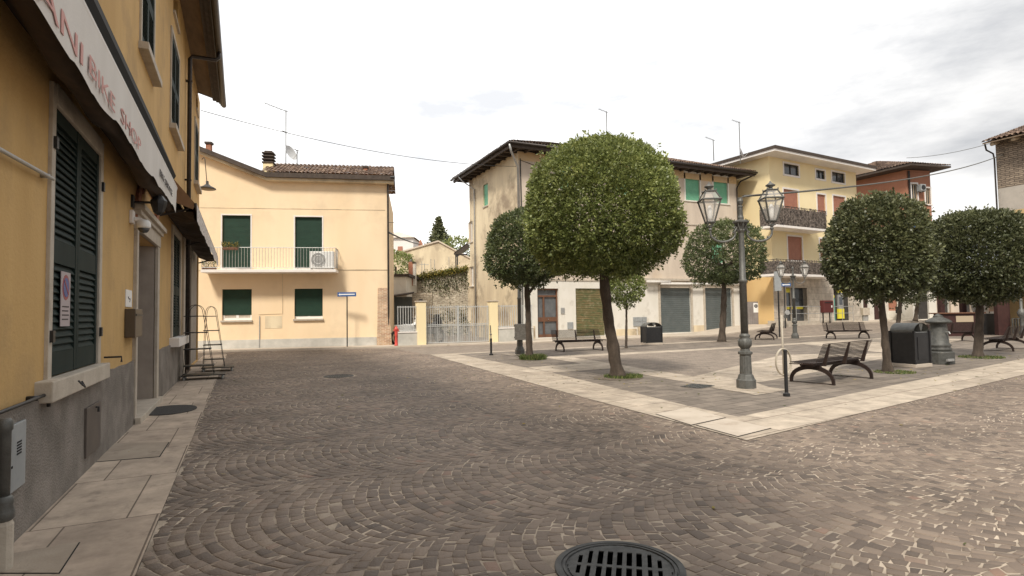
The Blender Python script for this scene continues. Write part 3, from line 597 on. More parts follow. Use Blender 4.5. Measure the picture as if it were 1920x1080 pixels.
# wall fixtures
mb=MB(LB); mb.box(4.97,5.31,.03,.055,.38,.84); 
gd=mb.build('meter_cabinet_door',M['greybox'],tb,bevel=.006); mb=MB(LB)
for k in range(5): mb.box(5.12,5.21,.054,.058,.62+k*.020,.631+k*.020)
mb.box(5.02,5.035,.054,.060,.55,.565); mb.build('vent_slots',M['void'],gd)
mb=MB(LB); mb.box(7.12,7.75,.03,.055,.16,.66); hd=mb.build('cellar_hatch',mat('dull_brown_metal',(.085,.07,.06),.6,(.11,.09,.075),5),tb,bevel=.004)
MB(LB).tube([(7.5,.055,.62),(7.5,.08,.62),(7.5,.08,.57)],.012,6).build('handle',M['black'],hd)
mb=MB(LB); mb.tube([(3.0,.05,2.57),(5.85,.05,2.72)],.015,8); mb.tube([(5.72,0,2.715),(5.72,.06,2.715)],.02,8); mb.build('awning_crank_pipe',M['galv'],tb,smooth=True)
mb=MB(LB); mb.tube([(2.5,.06,.965),(5.76,.06,.965),(5.80,.06,.95),(5.81,.06,.86)],.014,8); mb.tube([(5.5,0,.965),(5.5,.07,.965)],.02,8); mb.build('cable_conduit',M['black'],tb,smooth=True)
t_=thing('standpipe','grey drain standpipe with a bulging collar on a stone foot, bottom left corner','pipe',LB.w(4.68,.14,0))
mb=MB(LB); mb.lathe([(.034,.38),(.034,.86),(.042,.87),(.042,.92),(.03,.94)],(4.66,.12,0),14); mb.lathe([(.042,.30),(.058,.32),(.060,.36),(.050,.40),(.056,.42),(.050,.45),(.038,.46)],(4.66,.12,0),14); mb.build('pipe',M['iron'],t_,smooth=True)
MB(LB).lathe([(.056,-.01),(.056,.28),(.046,.31)],(4.66,.12,0),10).build('foot',M['stone'],t_)
# security camera
t_=thing('security_camera','white dome security camera beneath the lantern by the doorway','camera',LB.w(9.75,.1,2.95))
mb=MB(LB); mb.box(9.66,9.84,.0,.05,2.93,3.12); mb.tube([(9.75,.05,3.0),(9.75,.12,2.99),(9.75,.16,2.95)],[.035,.035,.06],10); mb.build('bracket',M['whitetrim'],t_,bevel=.01)
mb=MB(LB); mb.lathe([(.02,.10),(.06,.09),(.085,.05),(.09,0),(.085,-.03)],(9.75,.17,2.90),16); mb.build('housing',M['white'],t_,smooth=True)
mb=MB(LB); mb.lathe([(.078,-.02),(.07,-.05),(.045,-.08),(.01,-.09)],(9.75,.17,2.89),16); mb.build('lens_dome',M['glass'],t_,smooth=True)
t_=thing('wall_lantern','small black wall lantern on a bracket above the security camera','lamp',LB.w(9.85,.1,3.25))
mb=MB(LB); mb.box(9.78,9.92,0,.03,3.18,3.36); mb.tube([(9.85,.03,3.26),(9.85,.22,3.27),(9.85,.30,3.27)],.018,8); mb.build('bracket',M['black'],t_)
mb=MB(LB); mb.lathe([(.02,-.16),(.07,-.12),(.105,0),(.11,.05),(.06,.12),(.02,.15)],(9.85,.34,3.25),8); mb.build('head',M['black'],t_)
# plate, letterbox, no parking notice
t_=thing('name_plate','small bright white plate with a dark mark beside the doorway','sign',LB.w(9.66,.03,1.85))
MB(LB).box(9.45,9.92,.0,.012,1.73,1.97).build('board',M['white'],t_); mb=MB(LB)
mb.tube([(9.6,.014,1.87),(9.68,.014,1.84),(9.76,.014,1.85),(9.72,.014,1.80)],.006,5); mb.build('mark',M['ink'],t_)
t_=thing('letterbox','bronze coloured letterbox mounted under the white plate at the doorway edge','letterbox',LB.w(9.8,.1,1.5))
MB(LB).box(9.42,10.02,.0,.13,1.30,1.70).build('body',M['boxbrown'],t_,bevel=.01); MB(LB).box(9.44,10.0,.128,.14,1.60,1.63).build('flap',M['black'],t_); MB(LB).box(10.02,10.05,.02,.12,1.34,1.66).build('label_holder',M['galv'],t_)
t_=thing('parking_notice','no parking notice stuck on the left louvred shutter','sign',LB.w(6.55,.03,1.8))
MB(LB).box(6.28,6.58,.013,.018,1.50,1.99).build('paper',mat('pinkish_paper',(.42,.36,.36),.8),t_)
def disc(mb,fr,a,z,o,r,n=24): mb.prism([(a+r*math.cos(2*math.pi*i/n),o,z+r*math.sin(2*math.pi*i/n)) for i in range(n)],(0,.002,0))
mb=MB(LB); disc(mb,LB,6.43,1.85,.018,.115); mb.build('ring',mat('notice_red',(.30,.07,.08),.6),t_)
mb=MB(LB); disc(mb,LB,6.43,1.85,.0205,.088); mb.build('disc',mat('notice_blue',(.09,.11,.28),.6),t_)
mb=MB(LB); mb.prism([(6.36,.023,1.90),(6.375,.023,1.915),(6.50,.023,1.80),(6.485,.023,1.785)],(0,.002,0)); mb.build('slash',bpy.data.materials['notice_red'],t_)
for k in range(4): MB(LB).box(6.32,6.54-.02*(k%2),.018,.0195,1.67-k*.038,1.682-k*.038).build('small_print',M['ink'],t_)
# ---- white awning with lettering
t_=thing('shop_awning','long white shop awning with faded red BIKE SHOP lettering over the louvred window','awning',LB.w(8,.3,4))
AE=11.45
mb=MB(LB); mb.prism([(-2,.0,4.98),(-2,.05,4.98),(-2,.42,4.02),(-2,.36,3.90),(-2,.0,4.30)],(AE+1.9,0,0)); mb.build('cassette',M['void'],t_)
mb=MB(LB); mb.tube([(-2,.345,3.84),(AE+.08,.345,3.84)],.082,16); mb.build('roller_tube',M['awnwhite'],t_,smooth=True)
# hanging valance with a wavy lower hem
mb=MB(LB); n=120; v=[]
for i in range(n+1):
    a=-2+(AE+2)*i/n; zb=3.235+.018*a+.018*math.sin(a*2.1)+.012*math.sin(a*5.3)-.02*((a*1.3)%1); wv=.010*math.sin(a*3.1)
    v += [(a,.424,3.82),(a,.422+wv*.5,3.6),(a,.418+wv,zb)]
mb.add(v,[(3*i,3*i+3,3*i+4,3*i+1) for i in range(n)]+[(3*i+1,3*i+4,3*i+5,3*i+2) for i in range(n)]); mb.build('valance',M['awnwhite'],t_,smooth=True)
def vtext(s,h,a,b,z,m,bold=0): textobj(s,h,LB,a,z,.432,M[m],t_,'lettering',bold=bold,fit=b-a)
vtext('GANI',.22,3.50,4.92,3.36,'pinktext',.0); vtext('BIKE',.205,5.12,6.06,3.39,'pinktext',-.001); vtext('SHOP',.205,6.34,7.50,3.41,'pinktext',-.001)
vtext('BIKE SERVICE',.14,9.15,10.68,3.53,'ink',-.001)
# folded arms, and a dark brown sheet standing for the awning's shaded underside
mb=MB(LB); n=60; v=[]
for i in range(n+1):
    a=-2+(AE+1.8)*i/n; s_=.04*math.sin(a*1.9)+.03*math.sin(a*4.7)
    v += [(a,.41,3.46+.02*math.sin(a*3)),(a,.33,3.36+s_*.5),(a,.20,3.42+s_),(a,.07,3.66+s_*.4),(a,.0,3.72+s_*.3)]
mb.add(v,[(5*i+j,5*i+5+j,5*i+6+j,5*i+1+j) for i in range(n) for j in range(4)]); mb.build('underside_shade_sheet',mat('awning_shade_brown',(.040,.028,.020),.95,(.06,.04,.028),6),t_,smooth=True)
for a in (1.5,6.5,10.6): mb=MB(LB); mb.box(a-.5,a+.05,.24,.30,3.50,3.56); mb.build('folding_arm',M['darkmetal'],t_)
# ---- brown sloping awning over the far shop
t_=thing('shop_awning','brown sloping awning with a pale patterned fringe over the far shop','awning',LB.w(18,.3,4.2))
A0,A1,OO,ZF,ZW=12.7,23.6,.62,3.80,4.55
mb=MB(LB); n=40; v=[]
for i in range(n+1):
    a=A0+(A1-A0)*i/n; sg=.03*math.sin(i*.9)
    v += [(a,.02,ZW),(a,OO*.5,(ZW+ZF)/2-.05+sg),(a,OO,ZF)]
mb.add(v,[(3*i+j,3*i+3+j,3*i+4+j,3*i+1+j) for i in range(n) for j in range(2)])
mb.add([(A0,.02,ZW),(A0,OO,ZF),(A0,OO-.03,ZF-.12),(A0,.02,ZF+.1)],[(0,1,2,3)])
mb.build('canopy',M['awnbrown'],t_,smooth=False)
mb=MB(LB); mb.box(A0,A1,OO-.02,OO+.03,ZF-.05,ZF+.01); 
for a in (A0+.1,18,A1-.1): mb.tube([(a,.02,3.55),(a,.45,3.68),(a,OO-.02,ZF-.03)],.022,8)
mb.build('folding_arm',M['darkmetal'],t_)
mb=MB(LB); n=100; v=[]
for i in range(n+1):
    a=A0+(A1-A0)*i/n; zb=ZF-.34-.03*abs(math.sin(a*4.2)); v += [(a,OO+.032,ZF-.01),(a,OO+.035+.01*math.sin(a*3),zb)]
mb.add(v,[(2*i,2*i+2,2*i+3,2*i+1) for i in range(n)]); mb.build('fringe',mat('patterned_fringe',(.66,.62,.58),.9,(.30,.25,.23),16,(1,1,1),lo=.5,hi=.56),t_)
mb=MB(LB); n=40; v=[]
for i in range(n+1):
    a=A0+(A1-A0)*i/n; v += [(a,OO-.04,3.62+.05*math.sin(a*2.7)),(a,.35,3.66+.05*math.sin(a*3.9)),(a,.03,3.75)]
mb.add(v,[(3*i+j,3*i+3+j,3*i+4+j,3*i+1+j) for i in range(n) for j in range(2)]); mb.build('canopy_shade_sheet',bpy.data.materials['awning_shade_brown'],t_)  # dark sheet in place of the shaded canopy underside
# ---- hanging street lamp from the far corner
t_=thing('hanging_street_lamp','enamel dish street lamp hanging on a bent rod from the townhouse corner','lamp',LB.w(23.2,.34,6.2))
q=D(388.6,352,22.2); qx,qy,qz=q
MB().tube([(-1.47,qy+.2,qz+1.15),(-1.40,qy+.15,qz+1.22),(-1.36,qy+.1,qz+1.15),(qx-.02,qy,qz+.28),(qx,qy,qz+.12)],.014,8).build('bracket',M['black'],t_)
MB().lathe([(.05,.26),(.055,.13),(.09,.12),(.12,.08),(.30,-.01),(.315,-.05),(.30,-.06)],(qx,qy,qz),24).build('shade',M['lamprim'],t_,smooth=True)
MB().lathe([(.27,-.058),(.2,-.085),(.02,-.10)],(qx,qy,qz),24).build('diffuser',M['beige'],t_,smooth=True)
# ---- doormat and display racks
mb=MB(); c=(-1.12,11.35); mb.add([(c[0]+.42*math.cos(i*math.pi/12),c[1]+.55*math.sin(i*math.pi/12),.018) for i in range(24)]+[(c[0]+.42*math.cos(i*math.pi/12),c[1]+.55*math.sin(i*math.pi/12),.006) for i in range(24)],[tuple(range(24))]+[(i,(i+1)%24,24+(i+1)%24,24+i) for i in range(24)])
o=mb.build('doormat',mat('black_rubber',(.03,.028,.027),.9,(.05,.047,.045),30,bump=.6,bscale=90)); tag(o,'round black rubber doormat on the pavement at the doorway','doormat')
def rack(y0,x0,label,w=.55,h=2.0):
    t=thing('display_rack',label,'display rack',(x0,y0,0),'stepped metal display racks by the far shop'); mb=MB()
    for dx in (0,w):
        pass
    P=[(x0,y0+.02,.1),(x0+.02,y0,h*.85)]
    arc=[(x0+w*.5-w*.32*math.cos(math.pi*i/8),y0,h*.84+.22*math.sin(math.pi*i/8)) for i in range(9)]
    mb.tube([(x0+.02,y0,.12)]+[arc[0]]+arc[1:-1]+[arc[-1]]+[(x0+w+.16,y0,.12)],.008,6)
    arc2=[(p[0]+.02,p[1]+.42,p[2]) for p in arc]; mb.tube([(x0+.02,y0+.42,.12)]+arc2+[(x0+w+.16,y0+.42,.12)],.008,6)
    mb.build('frame',M['black'],t)
    for k in range(4):
        z=.34+k*.42; e=w+.16-.035*k-.0; MB().box(x0+.02,x0+e-.04*k,y0-.02,y0+.44,z,z+.022).build('shelf',M['black'],t)
    MB().box(x0-.02,x0+w+.42,y0-.12,y0+.55,.10,.125).build('base_tray',M['black'],t)
    for dx,dy in ((.03,0),(w+.35,0),(.03,.45),(w+.35,.45)): MB().lathe([(.03,0),(.035,.03),(.03,.06),(.01,.10)],(x0+dx,y0+dy,0),8).build('caster',M['galv'],t)
rack(16.6,-1.36,'nearer stepped metal display rack with arched frame by the far shop')
rack(18.9,-1.05,'further stepped metal display rack with a low ramp tray beside the street edge',w=.42,h=2.0)
# ================================================================== CREAM HOUSE
ch=thing('cream_house','cream two storey house with dark green roller shutters and a balcony','building',CR.w(4,0,0))
cp=lambda x,y,o=0: CR.px(x,y,o)
aR=cp(727,600)[0]; zE=cp(724,345)[1]; aK=cp(502,337)[0]; aL=-8.0; slope=(cp(375,287)[1]-cp(502,337)[1])/(cp(502,337)[0]-cp(375,287)[0]); zL=zE+slope*(aK-aL)
def orect(x0,y0,x1,y1): a,b=cp(x0,y1),cp(x1,y0); return (a[0],b[0],a[1],b[1])
B1=orect(416,404,470,503); B2=orect(553,407,604,503); G1=orect(416,542,472,601); G2=orect(552,541,605,598)
print('cream',aR,zE,aK,slope,B1,B2,G1,G2)
mb=MB(CR); mb.holes(aL,aR,-.3,zE-.05,[(*B1,.14),(*B2,.14),(*G1,.14),(*G2,.14)])
mb.poly([(aL,0,zE-.05),(aR,0,zE-.05),(aR,0,zE),(aK,0,zE),(aL,0,zL)]); mb.poly([(aR,0,-.3),(aR,-9,-.3),(aR,-9,zE),(aR,0,zE)]); mb.poly([(aL,-9,-.3),(aL,0,-.3),(aL,0,zL),(aL,-9,zL)])
mb.poly([(aL,-9,-.3),(aL,-9,zL),(aK,-9,zE+.4),(aR,-9,zE),(aR,-9,-.3)])
mb.build('wall',M['cream'],ch)
zp=cp(600,634)[1]; MB(CR).box(aL,aR-.55,0,.03,-.3,zp).build('plinth',M['creamplinth'],ch)
mb=MB(CR); za,zb=cp(372,389)[1],cp(500,506)[1]; mb.box(aL,aR-.1,0,.012,za-.012,za+.012); mb.box(cp(632,500)[0],aR,0,.015,cp(700,506)[1]-.02,cp(700,506)[1]+.02); mb.box(aL,cp(380,500)[0],0,.015,cp(700,506)[1]-.02,cp(700,506)[1]+.02)
mb.tube([(cp(530,515)[0],.03,zb-.1),(cp(530,515)[0],.03,1.75),(cp(485,600)[0]-0,.03,1.72)],.010,6); mb.box(cp(497,600)[0],cp(529,600)[0],0,.01,1.0,1.62); mb.build('string_course',M['old'],ch)
MB(CR).tube([(cp(487,600)[0],.03,1.62),(cp(487,600)[0],.05,.0)],.022,8).build('gas_pipe',M['galv'],ch)
for r_,of,nm in ((B1,0,1),(B2,0,1)): window(CR,ch,*r_,kind='roller',sur=.06,sm_=M['whitetrim'],m=M['roller'],sill=0,dep=.14,pitch=.06)
window(CR,ch,*G1,kind='roller',sur=.0,m=M['roller'],sill=.10,openf=.17,dep=.14,sillm=M['stone']); window(CR,ch,*G2,kind='roller',sur=.0,m=M['roller'],sill=.10,openf=.09,dep=.14,sillm=M['stone'])
# brick buttress at the right corner (wider at its foot)
a_0,a_1,z_t=cp(708,600)[0],aR,cp(716,540)[1]; mb=MB(CR)
mb.add([(a_0-.02,.0,-.1),(a_1+.22,.0,-.1),(a_1+.22,.20,-.1),(a_0-.02,.20,-.1),(a_0+.02,0,z_t),(a_1+.01,0,z_t),(a_1+.01,.06,z_t),(a_0+.02,.06,z_t)],[(3,2,6,7),(2,1,5,6),(0,3,7,4),(4,7,6,5)]); mb.build('brick_buttress',M['brick'],ch)
# balcony
bz0,bz1=cp(500,511)[1],cp(500,504)[1]; bo=.95
L_=Fr.px(CR,376,508,bo)[0]; R_=Fr.px(CR,630,508,bo)[0]; bzt=Fr.px(CR,500,505,bo)[1]; 
mb=MB(CR); mb.box(L_,R_,0,bo,bzt-.14,bzt); bal=mb.build('balcony',M['whitetrim'],ch,bevel=.01)
zr=Fr.px(CR,500,464,bo)[1]; mb=MB(CR)
for a,b in (((L_+.03,bo-.05),(R_-.03,bo-.05)),((L_+.03,.02),(L_+.03,bo-.05)),((R_-.03,.02),(R_-.03,bo-.05))):
    for z in (zr,bzt+.09): mb.tube([(a[0],a[1],z),(b[0],b[1],z)],.018 if z==zr else .012,6)
n=int((R_-L_)/.135)
for i in range(n+1): a=L_+.03+(R_-L_-.06)*i/n; mb.box(a-.008,a+.008,bo-.058,bo-.042,bzt if i%8==0 else bzt+.09,zr)
for i in range(6):
    for a in (L_+.03,R_-.03): mb.box(a-.008,a+.008,.05+i*.16,.066+i*.16,bzt+.09,zr)
mb.build('railing',M['galv'],bal)
# roof
mb=MB(CR); ov=.38; th=.20
def fasc(o0,o1,dz0,dz1):
    P=[(aL-.3,zL+slope*.3),(aK,zE),(aR+.35,zE-.03)]
    for (x0,z0),(x1,z1) in zip(P,P[1:]): mb.add([(x0,o0,z0+dz0),(x1,o0,z1+dz0),(x1,o1,z1+dz0),(x0,o1,z0+dz0),(x0,o0,z0+dz1),(x1,o0,z1+dz1),(x1,o1,z1+dz1),(x0,o1,z0+dz1)],[(0,3,2,1),(4,5,6,7),(0,1,5,4),(1,2,6,5),(2,3,7,6),(3,0,4,7)])
fasc(-.0,.34,.0,.13); rf=mb.build('roof',M['old'],ch); mb=MB(CR); fasc(.0,ov+.10,.131,.36)
mb.add([(aL-.3,-5,zL+.5),(aK,-5,zE+.5),(aK,.0,zE+.36),(aL-.3,.0,zL+.5)],[(0,1,2,3)]); mb.build('fascia',M['eavewood'],rf)
tiles(CR.w(aK-.3,ov+.05,zE+.36),CR.w(aR+.3,ov+.05,zE+.34),tuple(np.array(CR.w(0,-2.4,1.05))-np.array(CR.w(0,0,.0))),parent=rf,seed=4)
tiles(CR.w(aR+.3,-4.4,zE+.34),CR.w(aK-.3,-4.4,zE+.34),tuple(np.array(CR.w(0,2.4,1.05))-np.array(CR.w(0,0,.0))),parent=rf,seed=5)
MB(CR).cyl((aR+.42,ov+.05,zE+.25),(aR+.20,ov+.05,zE+.25),.09,10).build('gutter_end',M['black'],rf)
MB(CR).tube([(aR+.05,.10,zE+.2),(aR+.05,.10,0.1)],.05,10).build('downpipe',M['darkmetal'],ch)
def chimney(x,y0,y1,hw,kind,o=-.9):
    a=cp(x,y0,o)[0]; zb=cp(x,y1,o)[1]-.5; zt=cp(x,y0,o)[1]; 
    if kind=='big':
        mb=MB(CR); mb.box(a-hw,a+hw,o-.35,o+.1,zb,zt-.62); c=mb.build('chimney',M['yellow'],rf)
        mb=MB(CR)
        for k in range(4): z=zt-.62+k*.165; mb.box(a-hw-.05,a+hw+.05,o-.4,o+.15,z,z+.07); mb.box(a-hw+.05,a+hw-.05,o-.28,o+.03,z+.07,z+.165)
        mb.build('cowl',M['eavewood'],c,bevel=.012)
    else:
        mb=MB(CR); mb.box(a-hw,a+hw,o-hw,o+hw,zb,zt-.12); c=mb.build('chimney',M['brickflat'],rf); MB(CR).box(a-hw-.05,a+hw+.05,o-hw-.05,o+hw+.05,zt-.1,zt).build('cap',M['eavewood'],c)
chimney(503,284,320,.24,'big'); chimney(392,267,280,.12,'s',-.6); chimney(685.5,312,329,.10,'s',-.8)
# antenna with dish
def antenna(name,label,base,h,dish=None,seed=0,fr=None,yag=((1,.9),(.8,.5)),r=.026,group=None):
    t=thing(name,label,'antenna',base,group); x,y,z=base; g=random.Random(seed); mb=MB(); mb.tube([(x,y,z-.4),(x,y,z+h)],r,6); mb.build('mast',M['iron'],t)
    ux,uy=math.cos(YAW),math.sin(YAW)
    for f,l in yag:
        zz=z+h*f; mb=MB(); mb.tube([(x-ux*l,y-uy*l,zz+l*.42),(x+ux*.12,y+uy*.12,zz-.03)],.016,5)
        for k in range(6): s=-l+l*k/5.5; cx_,cy_=x+ux*s,y+uy*s; mb.tube([(cx_-uy*.16,cy_+ux*.16,zz-s*.42),(cx_+uy*.16,cy_-ux*.16,zz-s*.42)],.010,4)
        mb.build('aerial',M['iron'],t)
    if dish:
        dz,rr,sx_=dish; c=Vector((x+ux*sx_,y+uy*sx_,z+dz)); mb=MB(); n=18; ax=Vector((ux*.8,uy*.8-.35,.35)).normalized(); e1=ax.cross(Vector((0,0,1))).normalized(); e2=e1.cross(ax)
        v=[tuple(c-ax*.09)]; 
        for k in (1,2): v+=[tuple(c+(e1*math.cos(2*math.pi*i/n)+e2*math.sin(2*math.pi*i/n))*rr*k/2-ax*(.09 if k==1 else 0)*.7) for i in range(n)]
        mb.add(v,[(0,1+i,1+(i+1)%n) for i in range(n)]+[(1+i,n+1+i,n+1+(i+1)%n,1+(i+1)%n) for i in range(n)]); mb.tube([tuple(c-e2*rr*.9),tuple(c+ax*rr*1.1-e2*.15)],.012,5)
        mb.tube([tuple(c-ax*.09),(x,y,z+dz)],.02,5); mb.build('dish',mat('dish_white_%s'%name,(.55,.56,.56),.5) ,t,smooth=False)
pA=CR.w(*(lambda q:(q[0],-1.6,q[1]))(cp(536,316,-1.6))); hA=cp(540,207,-1.6)[1]-pA[2]
antenna('rooftop_antenna','tall rooftop antenna with a tilted dish on the cream house',pA,hA,dish=(hA*.27,.42,.28),seed=1,yag=((.98,1.15),(.62,.18)))
pA=CR.w(*(lambda q:(q[0],-1.2,q[1]))(cp(557,318,-1.2))); antenna('rooftop_antenna','short rooftop antenna right of the tall one on the cream house',pA,cp(557,281,-1.2)[1]-pA[2],yag=((.97,.12),))
# AC unit on the balcony
q0,q1=Fr.px(CR,580,503,.86)[0],Fr.px(CR,626,503,.86)[0]; zt=Fr.px(CR,600,471,.86)[1]
t_=thing('air_conditioner','white air conditioner with round fan standing on the balcony','air conditioner',CR.w((q0+q1)/2,.7,bzt))
MB(CR).box(q0,q1,.45,.84,bzt+.05,zt).build('casing',M['white'],t_,bevel=.02); c=(q0+(q1-q0)*.36); cz=(bzt+zt)/2+.03; mb=MB(CR); R=(zt-bzt)*.38
mb.prism([(c+R*math.cos(i*math.pi/12),.84,cz+R*math.sin(i*math.pi/12)) for i in range(24)],(0,.006,0)); mb.build('fan_opening',mat('fan_shadow_grey',(.16,.16,.16),.6),t_); mb=MB(CR)
for k in range(-5,6): z=cz+k*R/6; w_=math.sqrt(max(0,R*R-(k*R/6)**2)); mb.box(c-w_,c+w_,.848,.862,z-.010,z+.010)

n=24
for rr in (R,R*.6): mb.tube([(c+rr*math.cos(i*2*math.pi/n),.86,cz+rr*math.sin(i*2*math.pi/n)) for i in range(n+1)],.010,5)
mb.build('fan_grille',M['white'],t_); MB(CR).box(q0+.05,q0+.1,.5,.8,bzt,bzt+.05).box(q1-.1,q1-.05,.5,.8,bzt,bzt+.05).build('foot',M['black'],t_)
# planters
def planter(xa,xb,o,z,label,hh,seed,col='ivy',n=260):
    t=thing('planter_box',label,'planter',CR.w((xa+xb)/2,o,z),'planter boxes on the balcony'); MB(CR).box(xa,xb,o-.09,o+.09,z,z+.13).build('trough',M['wood'],t,bevel=.01)
    g=np.random.default_rng(seed); p=np.stack([g.uniform(xa-.05,xb+.05,n),g.normal(o,.07,n),z+.1+hh*g.random(n)],1); d=g.normal(0,1,(n,3)); d[:,2]+=.5; d/=np.linalg.norm(d,axis=1)[:,None]; s=np.cross(d,g.normal(size=(n,3))); s/=np.linalg.norm(s,axis=1)[:,None]
    v=np.stack([p,p+d*.04+s*.02,p+d*.09,p+d*.04-s*.02],1).reshape(-1,3); v=np.array([CR.w(*q) for q in v]); link(npmesh('foliage',v,np.arange(4*n).reshape(-1,4),n,M[col],np.repeat(g.random(n),4)),'foliage',t)
planter(Fr.px(CR,418,470,bo)[0],Fr.px(CR,446,470,bo)[0],bo-.02,zr-.12,'planter of yellow and orange flowers hooked on the balcony rail',.26,5)
planter(Fr.px(CR,380,500,.7)[0],Fr.px(CR,405,500,.7)[0],.7,bzt+.01,'low planter of thin stems standing at the left end of the balcony',.30,6,'grass',160)
# blue one way sign on a post
def oneway(px_,py_,top,bx,label,post_m='black',dist=None):
    g=G(px_,py_) ; f=Vector((math.sin(-YAW),math.cos(-YAW),0)); d=g.dot(f); F_=Fr((g.x,g.y),math.degrees(YAW)); t=thing('one_way_sign',label,'road sign',g,None)
    zt=F_.px(px_,top)[1]; zb=F_.px(px_,top+8)[1]; h=(zt-zb); s=d/FOC
    MB(F_).tube([(0,0,0),(0,0,zt)],.030,8).build('post',M[post_m],t); MB(F_).lathe([(.07,0),(.07,.03),(.035,.05)],(0,0,0),10).build('base',M[post_m],t)
    p=MB(F_).box(-bx*s/2,bx*s/2,.035,.05,zb,zt).build('board',M['blue'],t,bevel=.004); w=bx*s/2; c=(zt+zb)/2; mb=MB(F_); hh=h*.13
    mb.prism([(-w*.90,.0505,c),(-w*.72,.0505,c-hh*2.1),(-w*.72,.0505,c-hh),(w*.86,.0505,c-hh),(w*.86,.0505,c+hh),(-w*.72,.0505,c+hh),(-w*.72,.0505,c+hh*2.1)],(0,.003,0)); mb.build('arrow',M['white'],t); return t
oneway(651,652,548,35,'blue one way sign with a white arrow on a black post before the cream house')
# red hydrant
g_=G(743,650); t_=thing('fire_hydrant','slim red fire hydrant standpipe beside the brick buttress','hydrant',g_); x,y=g_.x,g_.y
MB().lathe([(.06,0),(.11,.03),(.075,.08),(.065,.50),(.085,.55),(.075,.60),(.085,.78),(.10,.80),(.10,.86),(.06,.93),(.025,.96),(.025,1.0)],(x,y,0.03),14).build('barrel',M['redpaint'],t_,smooth=True)
MB().tube([(x-.13,y,.80),(x+.13,y,.80)],.04,10).build('outlet_caps',M['redpaint'],t_); MB().lathe([(.10,0),(.10,.05),(.08,.06)],(x,y,.0),12).build('base',M['black'],t_)
# ================================================================== GATE AND YARD
GF=Fr((0,28.35),0); gp=lambda x,y,o=0: GF.px(x,y,o)
zt=gp(850,573)[1]; zc=gp(850,566)[1]
def pillar(x0,x1,label):
    a,b=gp(x0,600)[0],gp(x1,600)[0]; t=thing('gate_pillar',label,'pillar',(a/2+b/2,28.35,0),'cream gate pillars')
    MB(GF).box(a,b,-.2,.2,-.1,zc).build('shaft',M['yellow'],t,bevel=.01); MB(GF).box(a-.04,b+.04,-.24,.24,zc,zc+.06).build('cap',M['stone'],t,bevel=.01); return a,b,t
pa0,pa1,tp=pillar(781,797,'gate pillar left of the white gate, small dark lamp on its cap'); MB(GF).box((pa0+pa1)/2-.10,(pa0+pa1)/2+.10,-.05,.05,zc+.06,zc+.14).build('cap_lamp',M['darkmetal'],tp)
pb0,pb1,_=pillar(917,931,'gate pillar right of the white gate')
def fencerun(a0,a1,z0,z1,label,wallz,grp='white yard fence panels'):
    t=thing('yard_fence',label,'fence',((a0+a1)/2,28.35,0),grp)
    MB(GF).box(a0,a1,-.12,.12,-.1,wallz).build('low_wall',M['creamplinth'],t); MB(GF).box(a0,a1,-.15,.15,wallz,wallz+.06).build('coping',M['whitetrim'],t)
    mb=MB(GF); n=max(3,int((a1-a0)/.13))
    for i in range(n+1): a=a0+.03+(a1-a0-.06)*i/n; mb.box(a-.014,a+.014,-.014,.014,wallz+.06,z1)
    mb.box(a0,a1,-.02,.02,z1-.07,z1-.03); mb.box(a0,a1,-.02,.02,wallz+.10,wallz+.14); mb.build('pickets',M['fence'],t)
wz=gp(760,624)[1]
fencerun(CR.w(aR,0,0)[0]+.25,pa0,0,zt,'short white picket fence on a low wall beside the red hydrant',wz)
fencerun(pb1,14.55,0,zt,'white picket fence on a low wall right of the gate, at the weathered house',gp(948,616)[1])
t_=thing('double_gate','white double gate of thin metal bars with solid lower panels','gate',((pa1+pb0)/2,28.35,0)); mid=(pa1+pb0)/2
for a0,a1 in ((pa1+.04,mid-.01),(mid+.01,pb0-.04)):
    mb=MB(GF)
    for a in (a0,a1-.05): mb.box(a,a+.05,-.025,.025,.08,zt)
    for z in (.10,.95,1.02,zt-.09): mb.box(a0+.05,a1-.05,-.02,.02,z,z+.035)
    n=int((a1-a0)/.115)
    for i in range(1,n): a=a0+(a1-a0)*i/n; mb.box(a-.010,a+.010,-.010,.010,.13,zt+.02)
    l=mb.build('leaf',M['fence'],t_)
    mb=MB(GF); n=int((a1-a0)/.1)
    for i in range(n): a=a0+.05+(a1-a0-.1)*(i+.5)/n; mb.box(a-.022,a+.022,-.035,-.022,.13,.95)
    mb.build('lower_panel',M['galv'],l)
